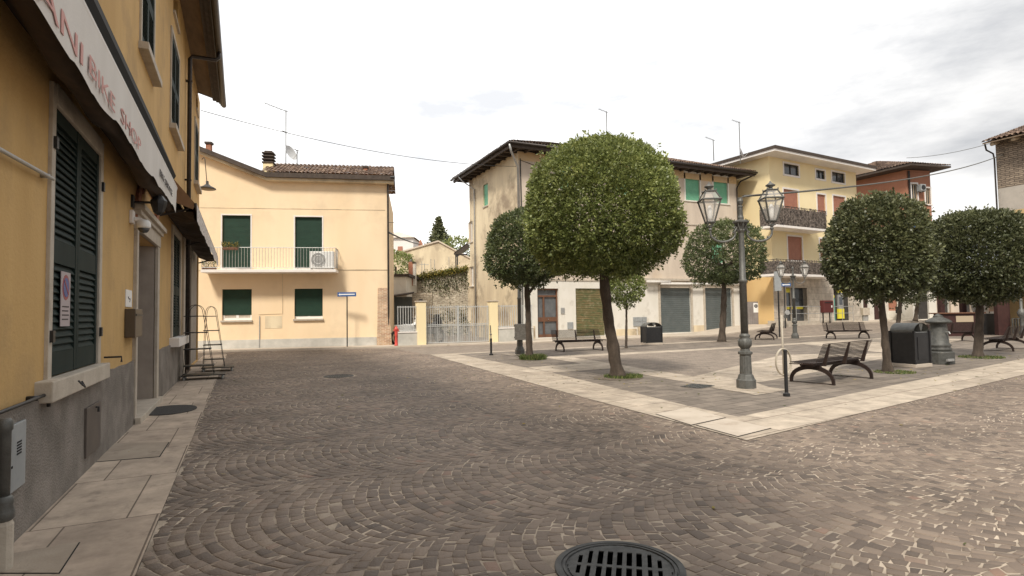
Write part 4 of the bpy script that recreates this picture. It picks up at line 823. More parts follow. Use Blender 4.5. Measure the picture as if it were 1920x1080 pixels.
# yard wall with ivy
YW=Fr((D(770,600,43).x,D(770,600,43).y),math.degrees(YAW)-2); yp=lambda x,y,o=0: YW.px(x,y,o)
t_=thing('yard_wall','rubble stone yard wall behind the gate, overgrown with yellowing ivy','wall',YW.w(3,0,0)); mb=MB(YW)
A=[(yp(764,600)[0],yp(764,521)[1]),(yp(800,600)[0],yp(800,516)[1]),(yp(835,600)[0],yp(835,510)[1]),(yp(878,600)[0],yp(878,503)[1])]
for (a,z),(b,y) in zip(A,A[1:]): mb.add([(a,0,-.2),(b,0,-.2),(b,0,y),(a,0,z),(a,-.5,z),(b,-.5,y)],[(0,1,2,3),(3,2,5,4)])
mb.build('stonework',M['rubble'],t_)
def leaves(name,fr,pts,n,size,m,parent,seed,box=None,sig=.1):
    g=np.random.default_rng(seed); idx=g.integers(0,len(pts),n); P=np.array(pts)[idx]+g.normal(0,1,(n,3))*np.array(sig)
    d=g.normal(0,1,(n,3)); d/=np.linalg.norm(d,axis=1)[:,None]; s=np.cross(d,g.normal(size=(n,3))); s/=np.linalg.norm(s,axis=1)[:,None]; sz=size*(.6+.8*g.random(n))[:,None]
    v=np.stack([P,P+d*sz*.5+s*sz*.3,P+d*sz,P+d*sz*.5-s*sz*.3],1).reshape(-1,3)
    if fr: v=np.array([fr.w(*q) for q in v])
    return link(npmesh(name,v,np.arange(4*n).reshape(-1,4),n,M[m],np.repeat(np.clip(g.random(n)*.9+.05,0,1),4)),name,parent)
pts=[(A[0][0]+(A[-1][0]-A[0][0])*t,.05,np.interp(t,[0,.3,.6,1],[A[0][1],A[1][1],A[2][1],A[3][1]])-.05) for t in np.linspace(0,1,80)]
leaves('ivy',YW,pts,2600,.13,'ivy',t_,21,sig=(.06,.10,.11))
pts2=[(a,.03,z-random.random()**1.3*1.5) for (a,o_,z) in pts for k in range(2) if a>A[1][0]-.4]; leaves('ivy',YW,pts2,2600,.11,'leafdark',t_,22,sig=(.16,.05,.25))
pts3=[(A[1][0]+random.random()*(A[3][0]-A[1][0]),.05,.2+random.random()**2*1.6) for k in range(60)]; leaves('ivy',YW,pts3,1500,.11,'leafdark',t_,23,sig=(.12,.06,.2))
mb=MB(YW)
for x,y0 in ((790,490),(795,493),(807,485),(814,486),(841,481)): a,z=yp(x,y0); mb.tube([(a,-.2,3.8),(a,-.2,z)],.022,5)
mb.tube([(yp(785,495)[0],-.2,yp(785,495)[1]),(yp(803,496)[0],-.2,yp(803,496)[1])],.02,5); mb.build('metal_stakes',M['galv'],t_)
# low garage in the yard
GA=Fr((D(735,600,39).x,D(735,600,39).y),math.degrees(YAW)-1); q=lambda x,y,o=0: GA.px(x,y,o)
t_=thing('yard_garage','low white garage with a dark flat roof and ribbed grey door behind the fence','garage',GA.w(.5,0,0)); a0,a1=q(722,600)[0],q(762,600)[0]
MB(GA).box(a0,a1,-4,0,q(740,556)[1],q(740,519)[1]).build('wall',M['whitewash'],t_); MB(GA).box(a0-.1,a1+.25,-4.1,.15,q(740,519)[1],q(740,514)[1]).build('roof',M['eavewood'],t_)
mb=MB(GA); b1=q(777,600)[0]; mb.add([(a0,.0,q(740,557)[1]),(b1,.0,q(777,549)[1]),(b1,.9,q(777,551)[1]-.05),(a0,.9,q(740,559)[1]-.1),(a0,.0,q(740,557)[1]+.08),(b1,.0,q(777,549)[1]+.08),(b1,.9,q(777,551)[1]+.03),(a0,.9,q(740,559)[1]-.02)],[(0,3,2,1),(4,5,6,7),(0,1,5,4),(1,2,6,5),(2,3,7,6),(3,0,4,7)]); mb.build('canopy',M['eavewood'],t_)
mb=MB(GA); n=26; 
for i in range(n): a=a0+(b1-a0-.2)*i/n; mb.box(a,a+(b1-a0)/n*.55,-.1,-.06,-.1,q(740,557)[1]); 
mb.box(a0,b1-.15,-.12,-.1,-.1,q(740,557)[1]); mb.build('ribbed_door',M['greyroll'],t_); MB(GA).box(b1-.15,b1+1.2,-.5,-.05,-.1,q(777,549)[1]).build('side_wall',M['rubble'],t_)
# brick chimney stack in the yard, shrub
c=D(771,515,41); t_=thing('brick_chimney_stack','small brick chimney stack with a white side beyond the garage roof','chimney',(c.x,c.y,3.5)); s=41/FOC; F_=Fr((c.x,c.y),math.degrees(YAW)); 
zb,ztp=F_.px(771,522)[1],F_.px(771,491)[1]; MB(F_).box(-5*s,3*s,-.4,0,zb-.5,ztp).build('stack',M['brickflat'],t_); MB(F_).box(3*s,8*s,-.4,-.02,zb-.5,ztp-.1).build('rendered_side',M['whitewash'],t_); MB(F_).lathe([(.10,0),(.10,.14),(.06,.2)],(-1*s,-.2,ztp),8).build('pot',M['iron'],t_); MB(F_).box(2*s,8*s,-.5,.03,ztp-.1,ztp-.02).build('cap',M['eavewood'],t_)
c=D(742,500,44); t_=thing('bush','bright green bush behind the low garage roof','bush',(c.x,c.y,2.5),None); o=link(crown_mesh('foliage',1.35,1.1,1.1,2600,31,M['leaf'],.17,lump=.2,cl=5),'foliage',t_); o.location=(c.x,c.y,c.z)
MB().tube([(c.x,c.y,0),(c.x,c.y,c.z)],.08,8).build('stem',M['bark'],t_)
c=D(858,468,62); t_=thing('bush','small leafy treetop beside the gabled house ridge','bush',(c.x,c.y,6)); o=link(crown_mesh('foliage',1.5,1.2,1.4,1800,32,M['leaf'],.22,lump=.2,cl=5),'foliage',t_); o.location=c; MB().tube([(c.x,c.y,0),(c.x,c.y,c.z)],.1,6).build('stem',M['bark'],t_)
# gabled house behind
GH=Fr((D(800,600,55).x,D(800,600,55).y),math.degrees(YAW)+3); q=lambda x,y,o=0: GH.px(x,y,o)
t_=thing('gabled_house','pale yellow gabled house wall beyond the yard wall','building',GH.w(0,0,0)); P=[q(700,492),q(737,478),q(822,453.5),q(858,473),q(905,497)]
mb=MB(GH); mb.prism([(P[0][0],0,-.2)]+[(a,0,z) for a,z in P]+[(P[-1][0],0,-.2)],(0,-9,0)); mb.build('wall',M['old'],t_); mb=MB(GH)
for (a,z),(b,y) in zip(P[1:],P[2:]): mb.add([(a,.12,z),(b,.12,y),(b,-9.2,y),(a,-9.2,z),(a,.12,z+.14),(b,.12,y+.14),(b,-9.2,y+.14),(a,-9.2,z+.14)],[(0,1,2,3),(7,6,5,4),(0,4,5,1)])
mb.build('roof',M['oldpink'],t_)
c=q(788,460); MB(GH).lathe([(.15,0),(.22,.3),(.12,.6),(.03,.8)],(c[0],-.3,c[1]-.2),8).build('chimney_pot',M['brickflat'],t_)
# distant white house
DH=Fr((D(745,600,95).x,D(745,600,95).y),math.degrees(YAW)); q=lambda x,y,o=0: DH.px(x,y,o)
t_=thing('distant_house','distant white house with dull red shutters above the gabled roof','building',DH.w(0,0,0)); z=q(745,446)[1]; a0,a1=q(700,600)[0],q(776,600)[0]
MB(DH).box(a0,a1,-8,0,-.2,z).build('wall',M['whitetrim'],t_)
MB(DH).add([(a0-.4,.4,z),(a1+.4,.4,z),(a1-3,-4,z+1.6),(a0+3,-4,z+1.6),(a1+.4,-8.4,z),(a0-.4,-8.4,z)],[(0,1,2,3),(1,4,2),(4,5,3,2),(5,0,3)]).build('roof',M['oldpink'],t_)
for x in (730,750.5): p0,p1=q(x-4.5,475),q(x+4.5,462); MB(DH).box(p0[0],p1[0],0,.06,p0[1],p1[1]).build('window',M['brownroll'],t_)
# conifer
c=D(823,455,80); t_=thing('conifer','dark conifer rising behind the gabled house','tree',(c.x,c.y,0)); s=80/FOC; ztop=D(822,409,80).z; g=np.random.default_rng(40); pts=[]
for k in range(20):
    z=ztop-.15-k*.42; R=.10+ k*.42*.47*(.8+.4*g.random()); nn=int(7+k*.9)
    for j in range(nn):
        a=2*math.pi*(j+g.random()*.6)/nn; RR=R*(.75+.4*g.random())
        for f in np.linspace(.15,1,5): pts.append((c.x+RR*f*math.cos(a),c.y+RR*f*math.sin(a),z-.18*RR*f+.10*(f**3)*RR))
leaves('foliage',None,pts,15000,.34,'leafdark',t_,41,sig=(.09,.09,.07)); MB().tube([(c.x,c.y,0),(c.x,c.y,ztop)],[.3,.04],8).build('trunk',M['bark'],t_)
# motorbikes seen through the fence
def bike(px_,py_,dist,label,main,col2):
    c=D(px_,py_,dist); x,y=c.x,c.y; F_=Fr((x,y),math.degrees(YAW)+50); t=thing('motorcycle',label,'motorcycle',(x,y,0),'motorcycles parked in the yard')
    for a in (-.68,.68):
        mb=MB(F_); n=20; mb.tube([(a+.28*math.cos(i*2*math.pi/n),0,.30+.28*math.sin(i*2*math.pi/n)) for i in range(n+1)],.055,8); w=mb.build('wheel',M['black'],t); MB(F_).cyl((a,-.05,.30),(a,.05,.30),.12,12).build('hub',M['galv'],w)
    MB(F_).prism([(-.55,-.14,.45),(.35,-.14,.40),(.62,-.14,.75),(.50,-.14,1.0),(.20,-.14,.85),(-.2,-.14,.90),(-.75,-.14,.85)],(0,.28,0)).build('body',main,t,bevel=.05)
    MB(F_).prism([(-.65,-.12,.86),(-.05,-.12,.84),(0,-.12,.90),(-.6,-.12,.96)],(0,.24,0)).build('seat',M['black'],t,bevel=.02)
    MB(F_).prism([(.45,-.17,.95),(.68,-.17,.80),(.74,-.17,.92),(.52,-.17,1.32)],(0,.34,0)).build('front_fairing',main,t,bevel=.04)
    MB(F_).lathe([(.01,-.02),(.10,0),(.10,.05),(.01,.08)],(.72,0,.84),10).build('headlight',col2,t)
    MB(F_).tube([(.40,-.36,1.10),(.50,0,1.12),(.40,.36,1.10)],.018,6).build('handlebar',M['black'],t); MB(F_).tube([(.55,-.02,1.0),(.68,0,.30)],.035,6).build('fork',M['galv'],t)
    for s_ in (-.3,.3): MB(F_).lathe([(.01,-.02),(.07,0),(.01,.02)],(.46,s_,1.28),8).build('mirror',M['black'],t)
    t.scale=(1.22,1.22,1.22)
bike(766,612,31.2,'white motorcycle with a red nose behind the short fence panel',M['white'],M['redpaint'])
bike(803,612,31.6,'dark motorcycle standing behind the left gate leaf',M['black'],M['redpaint'])
# ================================================================== CENTRE WEATHERED HOUSE
CF=Fr((0,30.1),0); CS=Fr((14.7,0),-90)          # front (a = x) ; side (a = -y)
c_=thing('weathered_house','weathered three storey house with mint green shutters and a deep timber eave','building',(23,31,0))
f=lambda x,y,o=0: CF.px(x,y,o); g2=lambda x,y,o=0: CS.px(x,y,o)
def R4(fn,x0,y0,x1,y1): a,b=fn(x0,y1),fn(x1,y0); return (a[0],b[0],a[1],b[1])
ZW=11.15; X0,X1=14.7,32.15
MW1=R4(f,1286,327,1311,375); MW2=R4(f,1339,333,1363.5,380); MW3=(17.2,18.3,*MW1[2:]); MW4=(21.6,22.7,*MW1[2:])
MM=[(x,x+1.05,4.9,6.5) for x in (17.2,29.6)]
DO=R4(f,1009,541,1047,636.5); GR=R4(f,1081,541,1133,636); GA1=R4(f,1239.5,540,1294,622.5); GA2=R4(f,1323.5,540,1371,618.5)
DO=(DO[0],DO[1],.10,DO[3]); GR=(GR[0],GR[1],.10,GR[3]); GA1=(*GA1[:2],.12,GA1[3]); GA2=(*GA2[:2],.14,GA2[3])
zGF=f(1200,527)[1]; zSC=f(1285,420)[1]
print('centre',MW1,MW2,DO,GR,GA1,GA2,zGF,zSC)
mb=MB(CF); mb.holes(X0,X1,zGF,ZW,[(*MW1,.12),(*MW2,.12),(*MW3,.12),(*MW4,.12)]+[(*q,.12) for q in MM]); 
mb.poly([(X1,0,-.2),(X1,-8.1,-.2),(X1,-8.1,ZW),(X1,0,ZW)]); mb.poly([(X0,-8.1,-.2),(X1,-8.1,-.2),(X1,-8.1,ZW),(X0,-8.1,ZW)]); mb.build('wall',M['oldpink'],c_)
mb=MB(CF); mb.holes(X0,X1,-.3,zGF,[(*DO,.25),(*GR,.15),(*GA1,.15),(*GA2,.15)]); mb.build('ground_floor_wall',M['whitewash'],c_)
LW1=R4(g2,906.5,343,914.5,388); LW2=R4(g2,878.5,414,886,455); LW3=R4(g2,880,499,888,537)
mb=MB(CS); mb.holes(-38.2,-30.1,-.3,ZW,[(*LW1,.12),(*LW2,.12),(*LW3,.12)]); mb.build('side_wall',M['old'],c_)
# darker ochre band under the eave
MB(CF).box(X0,X1,0,.012,ZW-.55,ZW-.02).build('eave_band',mat('ochre_band',(.62,.43,.22),.9,(.56,.42,.26),1.2,(.4,1,1),lo=.4,hi=.6),c_)
mb=MB(CF); mb.box(X0,X1,0,.05,zSC-.05,zSC+.04); mb.box(f(1203,520)[0],X1,0,.30,f(1240,526.5)[1],f(1240,522.5)[1]); mb.box(X0,f(1203,520)[0],0,.04,zGF-.04,zGF+.05); mb.build('ledge',M['stone'],c_)
for bx_ in ((f(1155,600)[0],f(1193,600)[0],0,.03,-.2,f(1170,617)[1]),(f(1195,600)[0],f(1236,600)[0],0,.04,-.2,f(1215,613)[1]),(f(1300,600)[0],f(1319,600)[0],0,.04,-.2,f(1310,610)[1]),(X0,DO[0]-.2,0,.03,-.2,.8)): MB(CF).box(*bx_).build('base_course',M['old'],c_)
for r_ in (MW1,MW2,MW3,MW4): window(CF,c_,*r_,kind='roller',sur=.13,sm_=M['whitewash'],m=M['mint'],sill=.06,dep=.12,proud=.012,pitch=.05)
for r_ in MM: window(CF,c_,*r_,kind='roller',sur=.13,sm_=M['whitewash'],m=M['mint'],sill=.06,dep=.12,proud=.012)
window(CS,c_,*LW1,kind='roller',sur=0,m=M['mint'],sill=.06,dep=.12); window(CS,c_,*LW2,kind='casement',sur=0,sill=.06,dep=.12); window(CS,c_,*LW3,kind='casement',sur=0,sill=.06,dep=.12)
# door with transom
a0,a1,z0,z1=DO; mb=MB(CF); zt=f(1020,555)[1]; fw=.09; am=f(1022,600)[0]; zm=f(1020,599)[1]
for p,q,r,t in ((a0,a0+fw,z0,z1),(a1-fw,a1,z0,z1),(a0+fw,a1-fw,z1-fw,z1),(a0+fw,a1-fw,zt-.06,zt+.05),(am-.05,am+.05,z0,zt-.06),(a0+fw,am-.05,zm-.13,zm+.13),(am+.05,a1-fw,zm-.13,zm+.13),(a0+fw,am-.05,z0,z0+.18),(am+.05,a1-fw,z0,z0+.18)): mb.box(p,q,-.20,-.13,r,t)
d=mb.build('door',M['wood'],c_,bevel=.005); MB(CF).box(a0,a1,-.24,-.21,z0,z1).build('pane',mat('frosted_grey_glass',(.10,.105,.11),.25,(.14,.145,.15),3),d); MB(CF).lathe([(.01,-.02),(.035,0),(.01,.02)],((a0+a1)/2+.05,-.10,zm),8).build('handle',M['galv'],d)
rollpanel(CF,GR[0],GR[1],GR[2],GR[3],-.10,M['rust'],c_,.11,'green_roller_door',.03)
rollpanel(CF,GA1[0],GA1[1],GA1[2],GA1[3],-.10,M['greyroll'],c_,.13,'garage_shutter',.02); rollpanel(CF,GA2[0],GA2[1],GA2[2],GA2[3],-.10,M['greyroll'],c_,.13,'garage_shutter',.02)
for r_ in (GA1,GA2):
    mb=MB(CF); mb.box(r_[0]-.16,r_[0],-.01,.05,-.1,r_[3]+.0); mb.box(r_[1],r_[1]+.16,-.01,.05,-.1,r_[3]+.0); mb.box(r_[0]-.16,r_[1]+.16,-.01,.06,r_[3],r_[3]+.18); mb.build('garage_surround',M['stone'],c_)
# rolled awnings
for a0,a1,zc_,lb in ((f(1206,527)[0],f(1250,527)[0],f(1230,529)[1],'short rolled white awning left of the grey garage shutters'),(f(1232,531)[0],f(1388,531)[0],f(1300,533)[1],'long rolled white awning over the two grey garage shutters')):
    t_=thing('rolled_awning',lb,'awning',CF.w((a0+a1)/2,.3,zc_),'rolled white awnings'); MB(CF).tube([(a0,.36,zc_),(a1,.36,zc_)],.085,10).build('roller_tube',M['awnwhite'],t_,smooth=True)
    mb=MB(CF); 
    for k in range(4): a=a0+.1+(a1-a0-.2)*k/3; mb.box(a-.03,a+.03,0,.36,zc_+.06,zc_+.11)
    mb.build('bracket',M['galv'],t_)
# meter boxes, intercom
mb=MB(CF); r_=R4(f,1064,604,1074,617); mb.box(r_[0],r_[1],0,.05,r_[2],r_[3]); mb.build('meter_box',M['greybox'],c_); r_=R4(f,1051.5,577,1058,588); MB(CF).box(r_[0],r_[1],0,.05,r_[2],r_[3]).build('intercom',M['galv'],c_); 
r_=R4(f,1187,594,1212,612); mb=MB(CF); n=3
for i in range(n):
    for j in range(2): w_=(r_[1]-r_[0])/n; h_=(r_[3]-r_[2])/2; mb.box(r_[0]+i*w_+.01,r_[0]+(i+1)*w_-.01,0,.05,r_[2]+j*h_+.01,r_[2]+(j+1)*h_-.01)
mb.build('meter_box',M['greybox'],c_)
# hip roof with tile edge, rafters, gutter, downpipes
EO=.95; ZF=ZW+.16; RZ=ZW+.22
P=[(X0-EO,30.1-EO),(X1+EO,30.1-EO),(X1+EO,39.2),(X0-EO,39.2)]; rg=[(19.5,34.8),(27.5,34.8)]; zr=RZ+2.1
mb=MB(); mb.add([(*p,RZ) for p in P]+[(*p,zr) for p in rg],[(0,1,5,4),(1,2,5),(2,3,4,5),(3,0,4)])
mb.add([(X0-EO+.0,30.1-EO+.0,ZF-.08),(X1+EO,30.1-EO,ZF-.08),(X1+EO,39.2,ZF-.08),(X0-EO,39.2,ZF-.08)],[(3,2,1,0)]); rf=mb.build('roof',M['eavewood'],c_)
mb=MB(); z0,z1=ZF-.26,ZF-.081
n=24
for i in range(n+1):
    x=X0-.3+(X1+.3-X0)*i/n; mb.box(x-.055,x+.055,30.1-EO+.12,30.1-.0,z0,z1)
for i in range(11):
    y=30.3+8.2*i/10; mb.box(X0-EO+.12,X0,y-.055,y+.055,z0,z1)
mb.box(X0-EO+.12,X1+EO-.1,30.1-EO+.04,30.1-EO+.115,z0,z1); mb.box(X0-EO+.04,X0-EO+.115,30.1-EO+.04,39.0,z0,z1); mb.build('rafters',M['eavewood'],rf)
mb=MB(); mb.tube([(X0-EO-.07,30.1-EO-.07,ZF-.02),(X1+EO,30.1-EO-.07,ZF-.02)],.075,10); mb.tube([(X0-EO-.07,30.1-EO-.07,ZF-.02),(X0-EO-.07,39.2,ZF-.02)],.075,10); mb.build('gutter',M['darkmetal'],rf,smooth=True)
tiles((X0-EO,30.1-EO,RZ),(X1+EO,30.1-EO,RZ),(tuple(ar([19.5,34.8,zr])-ar([X0-EO,30.1-EO,RZ])),tuple(ar([27.5,34.8,zr])-ar([X1+EO,30.1-EO,RZ]))),parent=rf,seed=6,amp=.06)
tiles((X0-EO,39.2,RZ),(X0-EO,30.1-EO,RZ),(tuple(ar([19.5,34.8,zr])-ar([X0-EO,39.2,RZ])),tuple(ar([19.5,34.8,zr])-ar([X0-EO,30.1-EO,RZ]))),parent=rf,seed=7,amp=.06)
mb=MB(); mb.tube([(X0-EO-.05,30.1-EO,ZF-.1),(X0-EO+.1,30.1-EO+.1,ZF-.5),(X0-.08,30.0,ZF-1.15),(X0-.08,30.0,.1)],.06,10); mb.build('downpipe',M['galv'],c_,smooth=True)
mb=MB(); mb.tube([(X0-EO-.05,37.6,ZF-.1),(X0-EO+.15,37.4,ZF-.45),(X0-.09,37.0,ZF-1.05),(X0-.09,37.0,.1)],.05,10); mb.build('downpipe',M['galv'],c_,smooth=True)
mb=MB(); mb.tube([(X1+EO,30.1-EO,ZF-.1),(X1+.3,30.0,ZF-.5),(X1-.05,30.02,ZF-1.0),(X1-.05,30.02,.1)],.05,10); mb.build('downpipe',M['darkmetal'],c_,smooth=True)
mb=MB(); mb.tube([(X0+.1,30.08,ZF-.7),(X0+1.2,30.05,ZF-.95),(X0+2.6,30.05,ZF-.75)],.015,5); mb.tube([(X0+.12,30.07,ZF-.6),(X0+.16,30.06,6),(X0+.12,30.07,.5)],.03,6); mb.build('wall_cables',M['black'],c_)
for x_,y0,y1,lb,dish in ((1138,209,250,'thin roof antenna rising behind the largest tree',None),(1338,262,290,'faint small antenna on the right half of the weathered roof',None),(1388,228,296,'tall roof antenna with a round dish beside the yellow house',(.33,.5))):
    p=D(x_,y1,37.5 if x_!=1388 else 40); h=D(x_,y0,37.5 if x_!=1388 else 40).z-p.z
    antenna('rooftop_antenna',lb,p,h,dish=(h*.15,.45,.10) if dish else None,yag=((.97,.5),),r=.028)
# terrace roof hung on the left end of the house, beyond the yard wall
TF=Fr((D(862,480,45).x,D(862,480,45).y),math.degrees(YAW)); q=lambda x,y,o=0: TF.px(x,y,o)
t_=thing('terrace_canopy','small dark pitched terrace canopy on posts against the weathered house','canopy',TF.w(0,0,4)); A_=q(851,474); B_=q(876,455); mb=MB(TF)
mb.add([(A_[0],0,A_[1]),(B_[0],0,B_[1]),(B_[0],-2.5,B_[1]),(A_[0],-2.5,A_[1]),(A_[0],0,A_[1]-.12),(B_[0],0,B_[1]-.12),(B_[0],-2.5,B_[1]-.12),(A_[0],-2.5,A_[1]-.12)],[(0,1,2,3),(7,6,5,4),(0,4,5,1),(0,3,7,4)]); mb.box(A_[0]+.15,B_[0],-.15,-.05,q(860,478.5)[1],q(860,476)[1]); mb.build('roof',M['darkmetal'],t_)
mb=MB(TF); 
for x in (854.5,857.5): a_=q(x,480)[0]; mb.box(a_-.045,a_+.045,-.12,-.03,2.5,q(856,477)[1])
mb.build('post',M['black'],t_)
# ================================================================== YELLOW BALCONY HOUSE
YF=Fr((33.5,28.4),4.8); YS=Fr((33.5,28.4),-90-0)     # front ; side runs back from the corner (a negative = further)
yh=thing('balcony_house','bright yellow house with two balconies screened by brushwood and pale stone ground floor','building',(38.5,28.6,.45))
f=lambda x,y,o=0: YF.px(x,y,o); L_Y=f(1612,500)[0]; ZY=12.35; zS=f(1450,519)[1]; zG=f(1500,600)[1]
WN=[R4(f,1470,311,1497,326),R4(f,1530,321,1546,334),R4(f,1560,326,1583,340)]
DN=[R4(f,1471,358,1496,420),R4(f,1533,366,1547,398),R4(f,1563,370,1584,404),R4(f,1478,445,1503,487),R4(f,1538,449,1552,487)]
PD=R4(f,1475,540,1512,603); PD=(PD[0],PD[1],.6,PD[3]); PT=R4(f,1565,540,1596,600); PT=(PT[0],PT[1],.62,PT[3])
print('yellow',L_Y,WN,DN,PD,PT,zS)
mb=MB(YF); mb.holes(0,L_Y,zS,ZY,[(*q,.1) for q in WN+DN]); mb.poly([(L_Y,0,0),(L_Y,-8,0),(L_Y,-8,ZY),(L_Y,0,ZY)]); mb.poly([(0,-8,0),(L_Y,-8,0),(L_Y,-8,ZY),(0,-8,ZY)]); mb.build('wall',M['yellow'],yh)
mb=MB(YF); mb.holes(0,L_Y,-.2,zS,[(*PD,.3),(*PT,.3)]); mb.build('stone_ground_floor',brickmat('travertine_cladding',(.50,.44,.37),(.60,.54,.46),(.34,.29,.24),.9,.45,.012,'XZ',bump=.3),yh)
MB(YF).box(0,L_Y,0,.04,zS-.06,zS+.03).build('string_course',M['whitetrim'],yh)
mb=MB(); ys=Fr((33.5,28.4),94.8-0); 
# side wall (faces the alley on the left)
mb=MB(); p0=YF.w(0,0,0); p1=YF.w(0,-8,0); mb.poly([(p0[0],p0[1],zS),(p1[0],p1[1],zS),(p1[0],p1[1],ZY),(p0[0],p0[1],ZY)]); mb.build('side_wall',M['yellow'],yh)
mb=MB(); mb.poly([(p0[0],p0[1],-.2),(p1[0],p1[1],-.2),(p1[0],p1[1],zS),(p0[0],p0[1],zS)]); mb.build('side_base',M['orange'],yh)
for r_ in WN: window(YF,yh,*r_,kind='casement',sur=.13,sm_=M['whitetrim'],m=M['interior'],sill=0,dep=.10,proud=.03)
for i,r_ in enumerate(DN): window(YF,yh,*r_,kind='roller',sur=.12,sm_=M['whitetrim'],m=M['brownroll'],sill=0 ,dep=.10,proud=.03,pitch=.06)
# shop door (post office) and cash machine bay
mb=MB(YF); mb.box(PD[0],PD[1],-.3,-.28,PD[2],PD[3]); mb.build('glass_shop_door',M['glass'],yh); sd=mb=MB(YF); zz=f(1495,577)[1]; mb.box(PD[0]+.05,PD[0]+.75,-.27,-.25,zz-.1,zz+.08); mb.box(PD[0]+1.0,PD[1]-.1,-.27,-.25,zz-.1,zz+.08); zz=f(1484,544)[1]; mb.box(PD[0]+.05,PD[0]+.85,-.27,-.25,zz-.16,zz+.16); mb.build('yellow_strip',M['pt'],yh)
mb=MB(YF); mb.box(PD[0]-.14,PD[0],-.28,.04,.3,PD[3]); mb.box(PD[1],PD[1]+.14,-.28,.04,.3,PD[3]); mb.box(PD[0]+.85,PD[0]+.93,-.27,-.2,PD[2],PD[3]); mb.box(PD[0]-.14,PD[1]+.14,-.28,.045,PD[3],PD[3]+.15); mb.build('door_surround',M['stone'],yh)
mb=MB(YF); mb.box(PT[0],PT[1],-.32,-.29,PT[2],PT[3]); mb.build('dark_bay',M['interior'],yh)
a0=PT[0]; MB(YF).box(a0+.02,a0+.45,-.28,-.2,PT[2],PT[3]-.8).build('teal_panel',M['teal'],yh); mb=MB(YF); mb.box(a0+.85,a0+1.5,-.27,-.15,PT[2]+.9,PT[3]-.35); cm=mb.build('cash_machine',M['galv'],yh); [MB(YF).box(*q_).build('yellow_panel',M['pt'],cm) for q_ in ((a0+.82,a0+1.55,-.27,-.14,PT[2]+.15,PT[2]+.9),(a0+.82,a0+1.55,-.27,-.14,PT[3]-.35,PT[3]-.1),(a0+.05,a0+.4,-.27,-.19,PT[3]-.75,PT[3]-.55))]; MB(YF).box(a0+.97,a0+1.38,-.15,-.14,PT[2]+1.2,PT[3]-.7).build('screen',M['glass'],cm)
# roof: white soffit, dark edge
EOy=1.15; P=[YF.w(-.9,EOy,0),YF.w(L_Y+.75,EOy,0),YF.w(L_Y+.75,-9,0),YF.w(-.9,-9,0)]; P=[(p[0],p[1]) for p in P]
mb=MB(); n=4; v=[(*p,ZY+.00) for p in P]+[(*p,ZY+.16) for p in P]; mb.add(v,[(3,2,1,0)]+[(i,(i+1)%4,4+(i+1)%4,4+i) for i in range(4)]); rf=mb.build('roof',M['whitetrim'],yh)
c0=YF.w(L_Y*.35,-4,0); c1=YF.w(L_Y*.7,-4,0); Q=[((p[0]-c0[0])*1.012+c0[0],(p[1]-c0[1])*1.012+c0[1]) for p in P]
mb=MB(); mb.add([(*p,ZY+.161) for p in Q]+[(*p,ZY+.36) for p in Q]+[(c0[0],c0[1],ZY+1.7),(c1[0],c1[1],ZY+1.7)],[(0,1,5,4),(1,2,6,5),(2,3,7,6),(3,0,4,7),(3,2,1,0),(4,5,9,8),(5,6,9),(6,7,8,9),(7,4,8)]); mb.build('roof_covering',M['eavewood'],rf)
# balconies
def balc(x0,x1,yt,yb,o,lb):
    a0=YF.px(x0,yb,o)[0]; a1=YF.px(x1,yb,o)[0]; z0=YF.px(1500,yb,o)[1]; z1=YF.px(1500,yt,o)[1]
    b=MB(YF).box(a0,a1,0,o,z0-.16,z0).build('balcony',M['whitetrim'],yh,bevel=.01)
    mb=MB(YF); g=random.Random(int(x0)); n=70
    def strip(A,B):
        L=(Vector(B)-Vector(A)).length; n=int(L*16)
        for i in range(n+1):
            t=i/n; x=A[0]+(B[0]-A[0])*t; y=A[1]+(B[1]-A[1])*t; j=g.uniform(-.03,.03); lean=g.uniform(-.05,.05)
            mb.tube([(x,y+j,z0),(x+lean,y+j,z1+g.uniform(-.12,.07))],.022,4)
            if i<n: 
                for k in range(3): zz=z0+g.uniform(.05,z1-z0-.1); mb.tube([(x,y+.03,zz),(x+.09*g.uniform(.3,1.6)*(1 if abs(B[0]-A[0])>.1 else 0),y+.03+(.09 if abs(B[0]-A[0])<.1 else 0)*(1 if B[1]>A[1] else -1),zz+g.uniform(-.12,.12))],.018,4)
    strip((a0+.03,.05),(a0+.03,o-.04)); strip((a0+.03,o-.04),(a1-.03,o-.04)); strip((a1-.03,.05),(a1-.03,o-.04))
    mb.box(a0+.04,a1-.04,o-.065,o-.06,z0,z1-.12); mb.box(a0+.04,a0+.045,.05,o-.06,z0,z1-.12)
    mb.build('brushwood_screen',mat('brushwood_'+lb,(.06,.05,.045),.95,(.20,.165,.14),7,(1,1,1),lo=.4,hi=.6),b)
    mb=MB(YF); mb.tube([(a0+.02,0,z1),(a0+.02,o-.02,z1),(a1-.02,o-.02,z1),(a1-.02,0,z1)],.02,6); mb.build('handrail',M['darkmetal'],b)
balc(1456,1551,390,425,1.3,'upper'); balc(1457,1572,488,514,1.3,'lower')
mb=MB(YF); mb.tube([(f(1590,400)[0],.05,ZY-.1),(f(1590,400)[0],.05,.5)],.04,8); mb.build('downpipe',M['galv'],yh) if False else None
